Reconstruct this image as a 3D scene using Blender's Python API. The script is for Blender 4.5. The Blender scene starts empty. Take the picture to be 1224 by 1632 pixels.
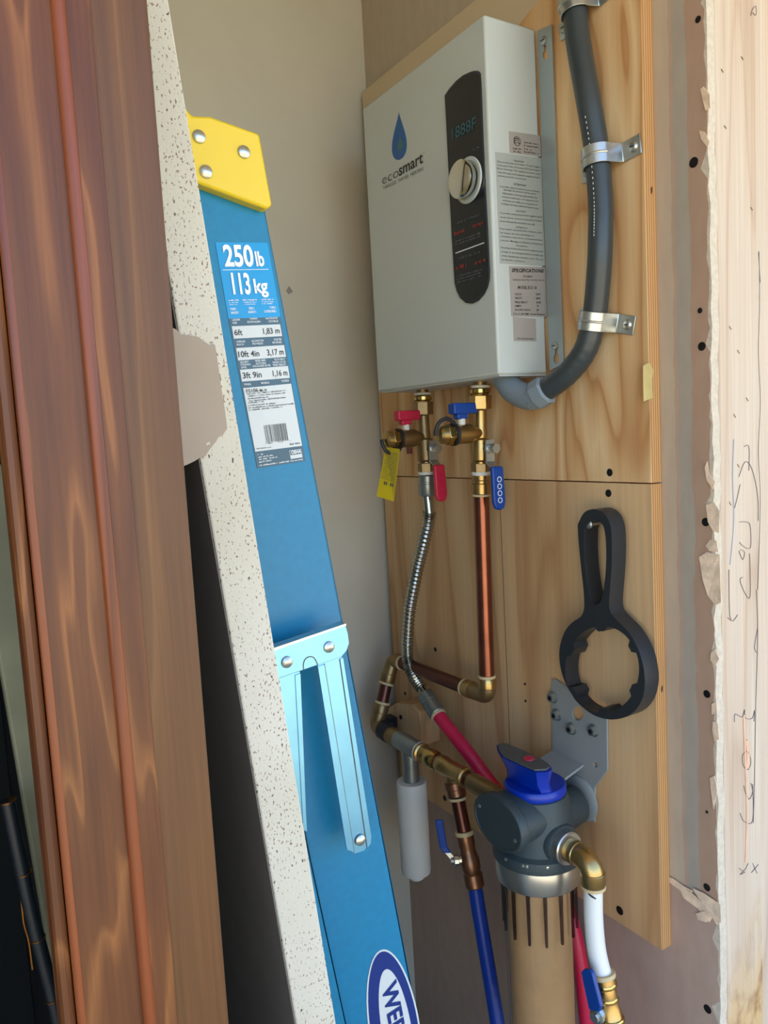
import bpy, math, random
from mathutils import Vector as V, Matrix
from mathutils.geometry import tessellate_polygon
random.seed(7)
SC = bpy.context.scene
COL = SC.collection
# ------------------------------------------------------------------ camera
ZC = 1.43
CAM = V((0, 0, ZC))
YAW, PIT, ROL, F = math.radians(31.212), math.radians(5.568), math.radians(-3.169), 1241.64
FW = V((math.sin(YAW)*math.cos(PIT), math.cos(YAW)*math.cos(PIT), -math.sin(PIT)))
_r = V((math.cos(YAW), -math.sin(YAW), 0)); _u = _r.cross(FW)
RT = _r*math.cos(ROL) + _u*math.sin(ROL); UP = -_r*math.sin(ROL) + _u*math.cos(ROL)
cd = bpy.data.cameras.new('camera'); co = bpy.data.objects.new('camera', cd); COL.objects.link(co)
cd.sensor_fit = 'VERTICAL'; cd.sensor_height = 36; cd.lens = F/1632*36; cd.clip_start = .01
co.matrix_world = Matrix(((RT.x, UP.x, -FW.x, 0), (RT.y, UP.y, -FW.y, 0), (RT.z, UP.z, -FW.z, ZC), (0, 0, 0, 1)))
SC.camera = co
# ------------------------------------------------------------------ light
w = bpy.data.worlds.new('sky'); SC.world = w; w.use_nodes = True
nt = w.node_tree; bg = nt.nodes['Background']
sky = nt.nodes.new('ShaderNodeTexSky'); sky.sky_type = 'NISHITA'; sky.sun_disc = False
sky.sun_elevation = math.radians(66); sky.sun_rotation = 0
tint = nt.nodes.new('ShaderNodeMix'); tint.data_type = 'RGBA'; tint.blend_type = 'MULTIPLY'; tint.inputs[0].default_value = 1
tint.inputs[7].default_value = (.86, .95, 1.06, 1)          # clear blue sky, no haze
nt.links.new(sky.outputs[0], tint.inputs[6]); nt.links.new(tint.outputs[2], bg.inputs[0]); bg.inputs[1].default_value = .36
sl = bpy.data.lights.new('sun', 'SUN'); so = bpy.data.objects.new('sun', sl); COL.objects.link(so)
sl.energy = 10.0; sl.angle = math.radians(.53); sl.color = (1, .95, .82)
so.rotation_euler = (math.radians(-24), 0, 0)        # stands behind the building, lights the yard
so.location = (0, 4, 6)
vs = SC.view_settings; vs.view_transform = 'Standard'; vs.look = 'None'; vs.gamma = 1
vs.use_curve_mapping = False; vs.exposure = .95
SC.cycles.transparent_max_bounces = 24; SC.cycles.max_bounces = 10; SC.cycles.diffuse_bounces = 6; SC.cycles.transmission_bounces = 8
SC.cycles.caustics_reflective = False; SC.cycles.caustics_refractive = False

# ------------------------------------------------------------------ projection helpers (pixel of the 1224x1632 frame -> point on a plane)
def ray(px, py): return RT*((px-612)/F) + UP*((816-py)/F) + FW
def onX(px, py, X): d = ray(px, py); return CAM + d*(X/d.x)
def onY(px, py, Y): d = ray(px, py); return CAM + d*(Y/d.y)
def onZ(px, py, Z): d = ray(px, py); return CAM + d*((Z-ZC)/d.z)
XP, XW = .7356, .7536              # plywood face, drywall face
YS = onX(1137, 816, XW).y          # where the right wall ends at the opening
YB = 1.225                         # back wall
def W(px, py, d): return onX(px, py, XP-d)
def fX(X): return lambda a, b: onX(a, b, X)
def fY(Y): return lambda a, b: onY(a, b, Y)

# ------------------------------------------------------------------ materials
def lin(c):
    c = [x/255 for x in c]
    return tuple((x/12.92 if x <= .04045 else ((x+.055)/1.055)**2.4) for x in c) + (1,)
MATS = {}
def mat(name, rgb, rough=.5, metal=0, var=0, vscale=30, bump=0, bscale=200, **kw):
    m = bpy.data.materials.new(name); m.use_nodes = True; MATS[name] = m
    n = m.node_tree.nodes; l = m.node_tree.links; p = n['Principled BSDF']
    p.inputs['Base Color'].default_value = lin(rgb); p.inputs['Roughness'].default_value = rough
    p.inputs['Metallic'].default_value = metal
    for k, v_ in kw.items(): p.inputs[k.replace('_', ' ')].default_value = v_
    tc = n.new('ShaderNodeTexCoord')
    if var:
        t = n.new('ShaderNodeTexNoise'); t.inputs['Scale'].default_value = vscale; t.inputs['Detail'].default_value = 5
        l.new(tc.outputs['Object'], t.inputs['Vector'])
        mr = n.new('ShaderNodeMapRange'); mr.inputs[1].default_value = .3; mr.inputs[2].default_value = .7
        mr.inputs[3].default_value = 1-var; mr.inputs[4].default_value = 1+var
        l.new(t.outputs['Fac'], mr.inputs[0])
        mx = n.new('ShaderNodeMix'); mx.data_type = 'RGBA'; mx.blend_type = 'MULTIPLY'; mx.inputs[0].default_value = 1
        mx.inputs[6].default_value = lin(rgb); l.new(mr.outputs[0], mx.inputs[7]); l.new(mx.outputs[2], p.inputs['Base Color'])
    if bump:
        t = n.new('ShaderNodeTexNoise'); t.inputs['Scale'].default_value = bscale; t.inputs['Detail'].default_value = 3
        l.new(tc.outputs['Object'], t.inputs['Vector'])
        b = n.new('ShaderNodeBump'); b.inputs['Strength'].default_value = bump; b.inputs['Distance'].default_value = .002
        l.new(t.outputs['Fac'], b.inputs['Height']); l.new(b.outputs[0], p.inputs['Normal'])
    return m
def nodes_of(m): return m.node_tree.nodes, m.node_tree.links, m.node_tree.nodes['Principled BSDF']
def mth(n, l, op, a, b=None):
    x = n.new('ShaderNodeMath'); x.operation = op
    for i, s in enumerate((a, b)):
        if s is None: continue
        if isinstance(s, (int, float)): x.inputs[i].default_value = s
        else: l.new(s, x.inputs[i])
    return x.outputs[0]
def ramp(n, l, fac, stops, interp='LINEAR'):
    r = n.new('ShaderNodeValToRGB'); r.color_ramp.interpolation = interp
    e = r.color_ramp.elements
    while len(e) < len(stops): e.new(.5)
    for i, (p, c) in enumerate(stops): e[i].position = p; e[i].color = lin(c)
    l.new(fac, r.inputs[0]); return r.outputs[0]
def noise(n, l, vec, scale, detail=4, dist=0):
    t = n.new('ShaderNodeTexNoise'); t.inputs['Scale'].default_value = scale; t.inputs['Detail'].default_value = detail
    t.inputs['Distortion'].default_value = dist; l.new(vec, t.inputs['Vector']); return t.outputs['Fac']
def mapping(n, l, scale, loc=(0, 0, 0), src='Object'):
    tc = n.new('ShaderNodeTexCoord'); m = n.new('ShaderNodeMapping')
    m.inputs['Scale'].default_value = scale; m.inputs['Location'].default_value = loc
    l.new(tc.outputs[src], m.inputs['Vector']); return m.outputs[0]
def mixc(n, l, fac, a, b, mode='MIX'):
    x = n.new('ShaderNodeMix'); x.data_type = 'RGBA'; x.blend_type = mode
    for i, s in ((0, fac), (6, a), (7, b)):
        if isinstance(s, (int, float)): x.inputs[i].default_value = s
        elif isinstance(s, tuple): x.inputs[i].default_value = s
        else: l.new(s, x.inputs[i])
    return x.outputs[2]
def bumpn(n, l, p, h, strength=.3, dist=.002):
    b = n.new('ShaderNodeBump'); b.inputs['Strength'].default_value = strength; b.inputs['Distance'].default_value = dist
    l.new(h, b.inputs['Height']); l.new(b.outputs[0], p.inputs['Normal'])
def wood(name, dark, mid, light, across, along, rings, rough, loc=(0, 0, 0), coat=0, fine=.5, axis='Z'):
    """wood with grain running up Z: contour lines of a stretched noise field give the figure, fine streaks the pores"""
    m = mat(name, mid, rough); n, l, p = nodes_of(m)
    s = (across, across, along)
    v = mapping(n, l, s, loc); f = noise(n, l, v, 1, 2, .3)
    g = mth(n, l, 'FRACT', mth(n, l, 'MULTIPLY', f, rings))
    c = ramp(n, l, g, [(0, mid), (.35, light), (.75, mid), (.93, dark), (1, mid)])
    v2 = mapping(n, l, (across*22, across*22, along*5), loc); st = noise(n, l, v2, 1, 4)
    mr = n.new('ShaderNodeMapRange'); mr.inputs[1].default_value = .3; mr.inputs[2].default_value = .75
    mr.inputs[3].default_value = 1-.35*fine; mr.inputs[4].default_value = 1+.18*fine; l.new(st, mr.inputs[0])
    c = mixc(n, l, 1.0, c, mr.outputs[0], 'MULTIPLY')
    v3 = mapping(n, l, (across*.5, across*.5, along*.7), loc); big = noise(n, l, v3, 1, 3)
    c = mixc(n, l, mth(n, l, 'MULTIPLY', mth(n, l, 'GREATER_THAN', big, 2), 0), c, lin(dark))
    c = mixc(n, l, mth(n, l, 'MULTIPLY', big, .35), c, lin(light), 'MULTIPLY')
    l.new(c, p.inputs['Base Color']); bumpn(n, l, p, st, .08)
    if coat: p.inputs['Coat Weight'].default_value = coat; p.inputs['Coat Roughness'].default_value = .25
    return m
wood('plywood', (200, 148, 96), (222, 180, 128), (240, 210, 164), 8, 1.5, 7, .62, fine=.25)
wood('plywood_lower', (196, 152, 106), (216, 176, 128), (228, 196, 150), 7, .8, 4, .62, (3, 1, 2), fine=.3)
wood('mahogany', (150, 94, 46), (114, 64, 25), (98, 51, 19), 20, 2.6, 6, .5, (1.3, 0, .4), coat=.02, fine=.6)
wood('mahogany_bead', (104, 48, 18), (132, 64, 26), (146, 76, 34), 17, 1, 4, .4, coat=.08, fine=.5)
wood('mahogany_plain', (128, 86, 44), (112, 72, 34), (102, 64, 30), 17, 1.4, 4, .5, (4, 2, 1), coat=.02, fine=.6)
wood('stud_wood', (196, 172, 148), (207, 187, 165), (213, 197, 177), 16, .9, 5, .75, (0, 5, 2), fine=.35)
# upper plywood carries a band of wall paint along its top edge
def paint_top():
    n, l, p = nodes_of(MATS['plywood']); base = p.inputs['Base Color'].links[0].from_socket
    tc = n.new('ShaderNodeTexCoord'); sx = n.new('ShaderNodeSeparateXYZ'); l.new(tc.outputs['Object'], sx.inputs[0])
    nz = noise(n, l, tc.outputs['Object'], 9, 4)
    h = mth(n, l, 'ADD', mth(n, l, 'ADD', sx.outputs['Z'], mth(n, l, 'MULTIPLY', nz, .05)), mth(n, l, 'MULTIPLY', sx.outputs['Y'], .3))
    c = mixc(n, l, mth(n, l, 'GREATER_THAN', h, .587), base, lin((205, 186, 152)))
    l.new(c, p.inputs['Base Color'])
# plywood edge: glued plies seen as thin lines across the sheet's thickness
def ply_edge():
    m = mat('plywood_edge', (196, 150, 96), .8); n, l, p = nodes_of(m)
    tc = n.new('ShaderNodeTexCoord'); sx = n.new('ShaderNodeSeparateXYZ'); l.new(tc.outputs['Object'], sx.inputs[0])
    nz = noise(n, l, mapping(n, l, (30, 30, 3)), 1, 4)
    x = mth(n, l, 'ADD', mth(n, l, 'MULTIPLY', sx.outputs['X'], 275), mth(n, l, 'MULTIPLY', nz, .5))
    g = mth(n, l, 'FRACT', x)
    c = ramp(n, l, g, [(0, (206, 160, 104)), (.45, (222, 178, 120)), (.5, (164, 110, 62)), (.92, (190, 138, 84)), (1, (206, 160, 104))])
    kn = noise(n, l, mapping(n, l, (60, 60, 22)), 1, 2)
    c = mixc(n, l, mth(n, l, 'GREATER_THAN', kn, .74), c, lin((70, 46, 26)))
    l.new(c, p.inputs['Base Color']); bumpn(n, l, p, x, .15)
ply_edge()
mat('drywall', (202, 196, 178), .9, var=.05, vscale=6, bump=.08, bscale=300)
# right wall: joint-compound bands, grey and tan, with worn borders
def joint_wall():
    m = mat('drywall_joint', (180, 156, 136), .9); n, l, p = nodes_of(m)
    tc = n.new('ShaderNodeTexCoord'); sx = n.new('ShaderNodeSeparateXYZ'); l.new(tc.outputs['Object'], sx.inputs[0])
    nz = noise(n, l, mapping(n, l, (1, 20, 13)), 1, 6); nz2 = noise(n, l, mapping(n, l, (1, 120, 60)), 1, 3)
    y = mth(n, l, 'ADD', sx.outputs['Y'], mth(n, l, 'MULTIPLY', mth(n, l, 'SUBTRACT', nz, .5), .014))
    y = mth(n, l, 'ADD', y, mth(n, l, 'MULTIPLY', mth(n, l, 'SUBTRACT', nz2, .5), .003))
    t = n.new('ShaderNodeMapRange'); t.inputs[1].default_value = 0; t.inputs[2].default_value = .1; l.new(y, t.inputs[0])
    c = ramp(n, l, t.outputs[0], [(0, (178, 148, 126)), (.25, (172, 162, 148)), (.43, (186, 160, 140)), (.48, (190, 174, 154)), (.8, (186, 174, 154))], 'CONSTANT')
    low = ramp(n, l, noise(n, l, mapping(n, l, (1, 3, 3)), 1, 2), [(.3, (176, 150, 136)), (.7, (190, 166, 148))])
    P, Q = onX(1055, 1395, XW), onX(1142, 1468, XW); k = (P.z-Q.z)/(P.y-Q.y)
    zz = mth(n, l, 'SUBTRACT', sx.outputs['Z'], mth(n, l, 'MULTIPLY', sx.outputs['Y'], k))
    zz = mth(n, l, 'ADD', zz, mth(n, l, 'MULTIPLY', mth(n, l, 'SUBTRACT', nz, .5), .02))
    c = mixc(n, l, mth(n, l, 'LESS_THAN', zz, Q.z-(Q.y-YS)*k), c, low)
    mo = ramp(n, l, noise(n, l, mapping(n, l, (1, 60, 22)), 1, 6), [(.3, (246, 243, 241)), (.65, (255, 254, 252))])
    c = mixc(n, l, 1.0, c, mo, 'MULTIPLY')
    l.new(c, p.inputs['Base Color']); bumpn(n, l, p, nz2, .1)
joint_wall()
mat('gypsum', (206, 194, 174), .95, var=.10, vscale=160, bump=.6, bscale=500)
def speckle():
    m = mat('speckled_white', (200, 197, 184), .85, bump=.2, bscale=380); n, l, p = nodes_of(m)
    v = mapping(n, l, (1, 1, .6)); sp = noise(n, l, v, 560, 2); cl = noise(n, l, v, 26, 3)
    g = mth(n, l, 'ADD', sp, mth(n, l, 'MULTIPLY', cl, .22))
    c = ramp(n, l, noise(n, l, v, 10, 3), [(.3, (200, 193, 172)), (.7, (214, 208, 192))])
    c = mixc(n, l, mth(n, l, 'GREATER_THAN', g, .742), c, lin((136, 112, 92)))
    c = mixc(n, l, mth(n, l, 'GREATER_THAN', noise(n, l, v, 330, 1), .715), c, lin((92, 84, 76)))
    l.new(c, p.inputs['Base Color'])
speckle()
mat('paper_taupe', (168, 152, 134), .85, var=.06, vscale=14)
mat('paper_grey', (146, 138, 130), .9, var=.05)
mat('torn_paper', (232, 206, 178), .9, var=.2, vscale=60, bump=.5)
mat('white_enamel', (196, 202, 196), .32, Specular_IOR_Level=.4)
mat('white_enamel_seam', (190, 196, 194), .4)
mat('panel_black', (22, 27, 33), .25)
mat('panel_rim', (34, 40, 44), .3)
mat('lcd_teal', (34, 86, 96), .3)
mat('print_dark', (42, 42, 42), .6)
mat('print_grey', (92, 96, 98), .6)
mat('print_red', (168, 52, 44), .5)
mat('print_white', (232, 236, 236), .5)
mat('logo_blue', (20, 92, 160), .35)
mat('logo_green', (52, 108, 122), .4)
mat('sticker_silver', (166, 160, 152), .45)
mat('sticker_pale', (168, 174, 166), .45)
mat('chrome', (222, 222, 216), .08, 1)
mat('steel_flange', (176, 186, 186), .38, .75)
mat('galvanised', (196, 202, 202), .3, .9, var=.12, vscale=60)
mat('galvanised_sky_tint', (128, 190, 226), .3, .8, var=.06, vscale=30)  # sky reflection put into the zinc's base colour
mat('screw_zinc', (190, 192, 186), .3, .9)
mat('screw_black', (26, 24, 26), .45, .4)
mat('conduit_grey', (56, 63, 65), .34, var=.05)
mat('pvc_grey', (128, 140, 148), .45)
mat('brass', (182, 152, 98), .3, .95, var=.12, vscale=50)
mat('brass_dull', (150, 126, 88), .42, .9, var=.15, vscale=50)
mat('brass_bright', (200, 168, 104), .2, 1)
mat('bronze', (146, 104, 78), .4, .9, var=.15, vscale=60)
mat('copper', (142, 88, 70), .28, .95, var=.16, vscale=24)
mat('copper_dark', (104, 64, 54), .34, .9, var=.2, vscale=30)
mat('fitting_steel', (150, 158, 156), .36, .85, var=.1)
mat('chrome_soft', (176, 176, 168), .18, 1)
mat('release_ring', (206, 184, 138), .5)
mat('plumber_tape', (222, 220, 208), .7)
mat('red_plastic', (196, 36, 66), .4)
mat('blue_plastic', (10, 64, 146), .38)
mat('blue_knob', (0, 46, 160), .34)
mat('black_rubber', (30, 32, 34), .55)
mat('clamp_black', (22, 26, 36), .5)
mat('wrench_black', (38, 42, 46), .42, var=.05)
mat('tag_yellow', (232, 206, 30), .5)
mat('pex_red', (204, 32, 72), .38)
mat('pex_blue', (8, 54, 144), .36)
mat('pex_white', (232, 232, 226), .4)
mat('foam_white', (222, 220, 210), .55, var=.03)
mat('filter_grey', (50, 62, 64), .5, var=.06, vscale=80, bump=.15, bscale=900)
mat('filter_cap_grey', (88, 94, 92), .5)
mat('bracket_grey', (150, 154, 152), .5, .1)
mat('ring_steel', (188, 188, 182), .3, .95)
mat('cartridge_tan', (212, 160, 108), .8, var=.07, vscale=40, bump=.3, bscale=120)
def clear(name, tint, edge):
    m = mat(name, (240, 240, 240), .05); n, l, p = nodes_of(m)
    tr = n.new('ShaderNodeBsdfTransparent'); gl = n.new('ShaderNodeBsdfGlossy'); gl.inputs['Roughness'].default_value = .06
    lw = n.new('ShaderNodeLayerWeight'); lw.inputs['Blend'].default_value = .25
    c = ramp(n, l, lw.outputs['Facing'], [(0, tint), (.75, tint), (1, edge)]); l.new(c, tr.inputs['Color'])
    fac = mth(n, l, 'ADD', mth(n, l, 'MULTIPLY', mth(n, l, 'POWER', lw.outputs['Facing'], 4), .35), .03)
    mx = n.new('ShaderNodeMixShader'); l.new(fac, mx.inputs[0]); l.new(tr.outputs[0], mx.inputs[1]); l.new(gl.outputs[0], mx.inputs[2])
    l.new(mx.outputs[0], n['Material Output'].inputs['Surface'])
clear('clear_bowl', (246, 248, 248), (150, 156, 166)); clear('clear_rib', (176, 168, 172), (110, 106, 122))
mat('fiberglass_blue', (0, 118, 158), .4, var=.07, vscale=120)
mat('label_blue', (0, 146, 204), .35)
mat('label_slate', (62, 92, 108), .4)
mat('label_white', (204, 208, 206), .4)
mat('logo_navy', (8, 44, 116), .35)
mat('cap_yellow', (230, 198, 36), .38)
mat('olive_panel', (120, 118, 92), .7, var=.18, vscale=18)
mat('dark_paint', (18, 26, 32), .45)
mat('floor_dark', (40, 40, 44), .8, var=.1)
mat('void_black', (24, 28, 26), .9)  # near-black colour stands in for the darkness of the gap
mat('brass_worn', (140, 92, 44), .35, .9)
mat('pencil', (96, 92, 96), .8)
mat('crayon_orange', (222, 178, 148), .85, var=.1, vscale=60)
mat('crayon_blue', (150, 170, 196), .85)
mat('concrete', (178, 160, 128), .9, var=.1, vscale=3)
mat('stucco', (190, 178, 160), .9, var=.06, vscale=12)
mat('grey_panel', (104, 110, 118), .6)
mat('knob_top_grey', (78, 82, 80), .5)
mat('glue', (204, 184, 122), .6, var=.1, vscale=60)
paint_top()
def stud_stain():
    n, l, p = nodes_of(MATS['stud_wood']); base = p.inputs['Base Color'].links[0].from_socket
    tc = n.new('ShaderNodeTexCoord'); sx = n.new('ShaderNodeSeparateXYZ'); l.new(tc.outputs['Object'], sx.inputs[0])
    nz = noise(n, l, mapping(n, l, (30, 30, 12)), 1, 5)
    h = mth(n, l, 'SUBTRACT', mth(n, l, 'ADD', mth(n, l, 'MULTIPLY', nz, .22), mth(n, l, 'MULTIPLY', sx.outputs['X'], 1.4)), mth(n, l, 'SUBTRACT', sx.outputs['Z'], onY(1185, 1400, YS).z-.1))
    mr = n.new('ShaderNodeMapRange'); mr.inputs[1].default_value = .11; mr.inputs[2].default_value = .26; mr.inputs[3].default_value = 0; mr.inputs[4].default_value = .75; l.new(h, mr.inputs[0])
    c = mixc(n, l, mr.outputs[0], base, lin((206, 166, 100)))
    ru = noise(n, l, mapping(n, l, (55, 55, 26), (2, 0, 5)), 1, 5)
    mr2 = n.new('ShaderNodeMapRange'); mr2.inputs[1].default_value = .46; mr2.inputs[2].default_value = .64; mr2.inputs[4].default_value = 1; l.new(ru, mr2.inputs[0])
    c = mixc(n, l, mth(n, l, 'MULTIPLY', mr2.outputs[0], mr.outputs[0]), c, lin((128, 78, 46)))
    fl = noise(n, l, mapping(n, l, (90, 90, 40), (7, 0, 0)), 1, 3)
    c = mixc(n, l, mth(n, l, 'GREATER_THAN', fl, .74), c, lin((196, 166, 140)))
    l.new(c, p.inputs['Base Color'])
stud_stain()

# ------------------------------------------------------------------ mesh builder
ORIG = {}
class MB:
    def __init__(s): s.v = []; s.f = []
    def add(s, vs, fs):
        k = len(s.v); s.v += [V(x) for x in vs]; s.f += [tuple(i+k for i in f) for f in fs]; return s
    def box(s, a, b):
        (x0, y0, z0), (x1, y1, z1) = a, b
        return s.add([(x0, y0, z0), (x1, y0, z0), (x1, y1, z0), (x0, y1, z0), (x0, y0, z1), (x1, y0, z1), (x1, y1, z1), (x0, y1, z1)],
                     [(0, 3, 2, 1), (4, 5, 6, 7), (0, 1, 5, 4), (1, 2, 6, 5), (2, 3, 7, 6), (3, 0, 4, 7)])
    def prism(s, pts, vec, holes=()):
        loops = [[V(p) for p in pts]] + [[V(p) for p in h] for h in holes]; vec = V(vec)
        flat = [p for L in loops for p in L]; n = len(flat)
        tri = tessellate_polygon(loops) if (holes or len(pts) > 4) else ([(0, 1, 2), (0, 2, 3)] if len(pts) == 4 else [(0, 1, 2)])
        nrm = V((0, 0, 0)); L = loops[0]
        for i in range(len(L)): nrm += (L[i]-L[0]).cross(L[(i+1) % len(L)]-L[0])
        fr = []
        for t in tri:
            a, b, c = (flat[i] for i in t)
            t = tuple(t)
            fr.append(t if (b-a).cross(c-a).dot(-vec) > 0 else t[::-1])
        fs = list(fr) + [tuple(i+n for i in t[::-1]) for t in fr]
        k = 0
        for li, L in enumerate(loops):
            m = len(L)
            for i in range(m):
                q = (k+i, k+(i+1) % m, k+(i+1) % m+n, k+i+n)
                flip = (nrm.dot(-vec) > 0)
                # walls: outward for the outer loop
                fs.append(q[::-1] if flip == (li == 0) else q)
            k += m
        return s.add(flat + [p+vec for p in flat], fs)
    def loft(s, loops, cap=True):
        m = len(loops[0]); vs = [p for L in loops for p in L]; fs = []
        for k in range(len(loops)-1):
            for i in range(m):
                j = (i+1) % m; fs.append((k*m+i, k*m+j, (k+1)*m+j, (k+1)*m+i))
        if cap: fs.append(tuple(range(m))[::-1]); fs.append(tuple(range((len(loops)-1)*m, len(loops)*m)))
        return s.add(vs, fs)
    def rev(s, p0, p1, prof, seg=24, flat=None, ph=0):
        """surface of revolution about p0->p1, prof = (distance along, radius)"""
        p0 = V(p0); ax = (V(p1)-p0).normalized(); a = ax.orthogonal().normalized(); b = ax.cross(a)
        loops = []
        for t, r in prof:
            r = max(r, 1e-5)
            loops.append([p0+ax*t+(a*math.cos(2*math.pi*i/seg+ph)+b*math.sin(2*math.pi*i/seg+ph))*r for i in range(seg)])
        return s.loft(loops)
    def cyl(s, p0, p1, r, seg=24, r1=None, ph=0): 
        L = (V(p1)-V(p0)).length; return s.rev(p0, p1, [(0, r), (L, r if r1 is None else r1)], seg, ph=ph)
    def sweep(s, pts, r, seg=16, rfun=None):
        pts = [V(p) for p in pts]; n = len(pts); tan = []
        for i in range(n): tan.append((pts[min(i+1, n-1)]-pts[max(i-1, 0)]).normalized())
        a = tan[0].orthogonal().normalized(); loops = []
        for i in range(n):
            a = (a - tan[i]*a.dot(tan[i])).normalized(); b = tan[i].cross(a)
            rr = rfun(i) if rfun else r
            loops.append([pts[i]+(a*math.cos(2*math.pi*k/seg)+b*math.sin(2*math.pi*k/seg))*rr for k in range(seg)])
        return s.loft(loops)
    def ribbon(s, pts, wvec, tvec):
        """flat band following pts; wvec = width vector, tvec = thickness vector per point (callable) or constant"""
        loops = []
        for i, p in enumerate(pts):
            t = tvec(i) if callable(tvec) else tvec
            loops.append([p-wvec/2, p+wvec/2, p+wvec/2+t, p-wvec/2+t])
        return s.loft(loops)
    def text(s, body, bl, br, tl, fn, off, size=1.0, bold=0, res=3):
        cu = bpy.data.curves.new('t', 'FONT'); cu.body = body; cu.resolution_u = res; cu.offset = bold; cu.fill_mode = 'FRONT'
        ob = bpy.data.objects.new('t', cu); me = bpy.data.meshes.new_from_object(ob)
        if me is None or len(me.vertices) == 0: return s
        xs = [v.co.x for v in me.vertices]; x0, x1 = min(xs), max(xs); capH = .70
        P0, P1, P2 = fn(*bl)+off, fn(*br)+off, fn(*tl)+off
        ex = (P1-P0)/(x1-x0); ey = (P2-P0)/capH
        flip = ex.cross(ey).dot(CAM-P0) < 0
        s.add([P0+ex*(v.co.x-x0)+ey*v.co.y for v in me.vertices], [tuple(p.vertices) for p in me.polygons])
        bpy.data.objects.remove(ob); bpy.data.meshes.remove(me); bpy.data.curves.remove(cu)
        return s
    def dashes(s, bl, br, tl, fn, off, seed=0, fill=.62):
        """a row of print too small to read"""
        R = random.Random(seed); P0, P1, P2 = fn(*bl)+off, fn(*br)+off, fn(*tl)+off
        ex, ey = P1-P0, P2-P0; t = 0; Lw = ex.length/max(ey.length, 1e-6)
        st = 1/max(Lw, 1)
        while t < 1:
            wd = min(st*R.uniform(.25, .5), 1-t)
            h = R.choice((.62, .62, .9)); y0 = R.choice((0, 0, 0, .2))
            if R.random() < .86:
                s.add([P0+ex*t+ey*y0, P0+ex*(t+wd)+ey*y0, P0+ex*(t+wd)+ey*h, P0+ex*t+ey*h], [(0, 1, 2, 3)])
            t += wd+st*R.uniform(.16, .3)
        return s
    def build(s, name, m, parent=None, bevel=0, smooth=35, base=None):
        me = bpy.data.meshes.new(name)
        if parent is not None: o0 = ORIG[parent.name]
        else:
            lo = V([min(v[i] for v in s.v) for i in range(3)]); hi = V([max(v[i] for v in s.v) for i in range(3)])
            o0 = V(base) if base is not None else V(((lo.x+hi.x)/2, (lo.y+hi.y)/2, lo.z))
        me.from_pydata([v-o0 for v in s.v], [], s.f); me.update()
        me.materials.append(MATS[m])
        if smooth:
            me.polygons.foreach_set('use_smooth', [True]*len(me.polygons)); me.set_sharp_from_angle(angle=math.radians(smooth))
        o = bpy.data.objects.new(name, me); COL.objects.link(o)
        if parent is None: o.location = o0
        else: o.parent = parent
        ORIG[o.name] = o0
        if bevel:
            b = o.modifiers.new('bevel', 'BEVEL'); b.width = bevel; b.segments = 2; b.limit_method = 'ANGLE'; b.angle_limit = math.radians(40)
        return o
def thing(name, label, cat, base, group=None):
    o = bpy.data.objects.new(name, None); COL.objects.link(o); o.location = base; o.empty_display_size = .02
    o['label'] = label; o['category'] = cat
    if group: o['group'] = group
    ORIG[o.name] = V(base); return o
def tag(o, label, cat, group=None):
    o['label'] = label; o['category'] = cat
    if group: o['group'] = group
    return o
def struct(o): o['kind'] = 'structure'; return o
def smoothpath(pts, per=8):
    pts = [V(p) for p in pts]; out = []
    for i in range(len(pts)-1):
        p0, p1, p2, p3 = pts[max(i-1, 0)], pts[i], pts[i+1], pts[min(i+2, len(pts)-1)]
        for k in range(per):
            t = k/per
            out.append(.5*((2*p1)+(p2-p0)*t+(2*p0-5*p1+4*p2-p3)*t*t+(3*p1-p0-3*p2+p3)*t**3))
    out.append(pts[-1]); return out
def fillet(a, c, b, r, n=8):
    a, c, b = V(a), V(c), V(b); u1 = (a-c).normalized(); u2 = (b-c).normalized()
    p, q = c+u1*r, c+u2*r; out = [a]
    for k in range(n+1):
        t = k/n; out.append(p*(1-t)**2+c*2*t*(1-t)+q*t*t)
    out.append(b); return out
def dome(c, n, r, h):
    """rivet head"""
    n = V(n).normalized(); return MB().rev(V(c), V(c)+n, [(0, r), (h*.45, r*.93), (h*.8, r*.6), (h, r*.02)], 16)
EX, EY, EZ = V((1, 0, 0)), V((0, 1, 0)), V((0, 0, 1))
LEFT, NEAR = -EX, -EY                     # out of the right wall, towards the doorway
# ------------------------------------------------------------------ the setting
def sbox(name, a, b, m, **k): return struct(MB().box(a, b).build(name, m, smooth=0, **k))
sbox('floor', (-3, YS-.1, -.06), (3, 1.4, 0), 'floor_dark')
g = struct(MB().box((-14, -16, -.12), (14, YS-.1, -.02)).build('ground', 'concrete', smooth=0))
sbox('ceiling_added_eave', (-3, -.70, 2.42), (3, 1.4, 2.54), 'stucco')  # overhang past the doorway is added to block sky light
sbox('wall_back', (-3, YB, 0), (3, YB+.10, 2.42), 'drywall')
sbox('wall_front_left', (-3, .47, 0), (-.22, .60, 2.42), 'stucco')
sbox('wall_front_right', (1.02, YS, 0), (3, YS+.1, 2.42), 'stucco')
sbox('wall_dark_enclosure', (-.30, .60, 0), (-.22, YB, 2.42), 'void_black')  # added unseen enclosure, keeps the gap dark
sbox('wall_dark_backing', (-.22, YB-.03, 0), (onY(110, 816, .5).x-.001, YB-.001, 2.42), 'void_black')  # added dark sheet over the back wall, paints the gap's shade
sbox('wall_light_block', (onY(110, 816, .5).x, .502, 0), (onY(165, 816, .5).x, YB-.001, 2.42), 'void_black')  # added out of view, blocks light from the sheet's left face
sc_ = [onY(461+dx, 462+dy, YB-.0006) for dx, dy in ((-5, 2), (-3, -2), (0, -6), (3, -2), (6, 3), (3, 5), (-1, 7), (-3, 4))]
MB().prism(sc_, (0, .0005, 0)).build('scuff', 'paper_grey', bpy.data.objects['wall_back'], smooth=0)
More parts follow.
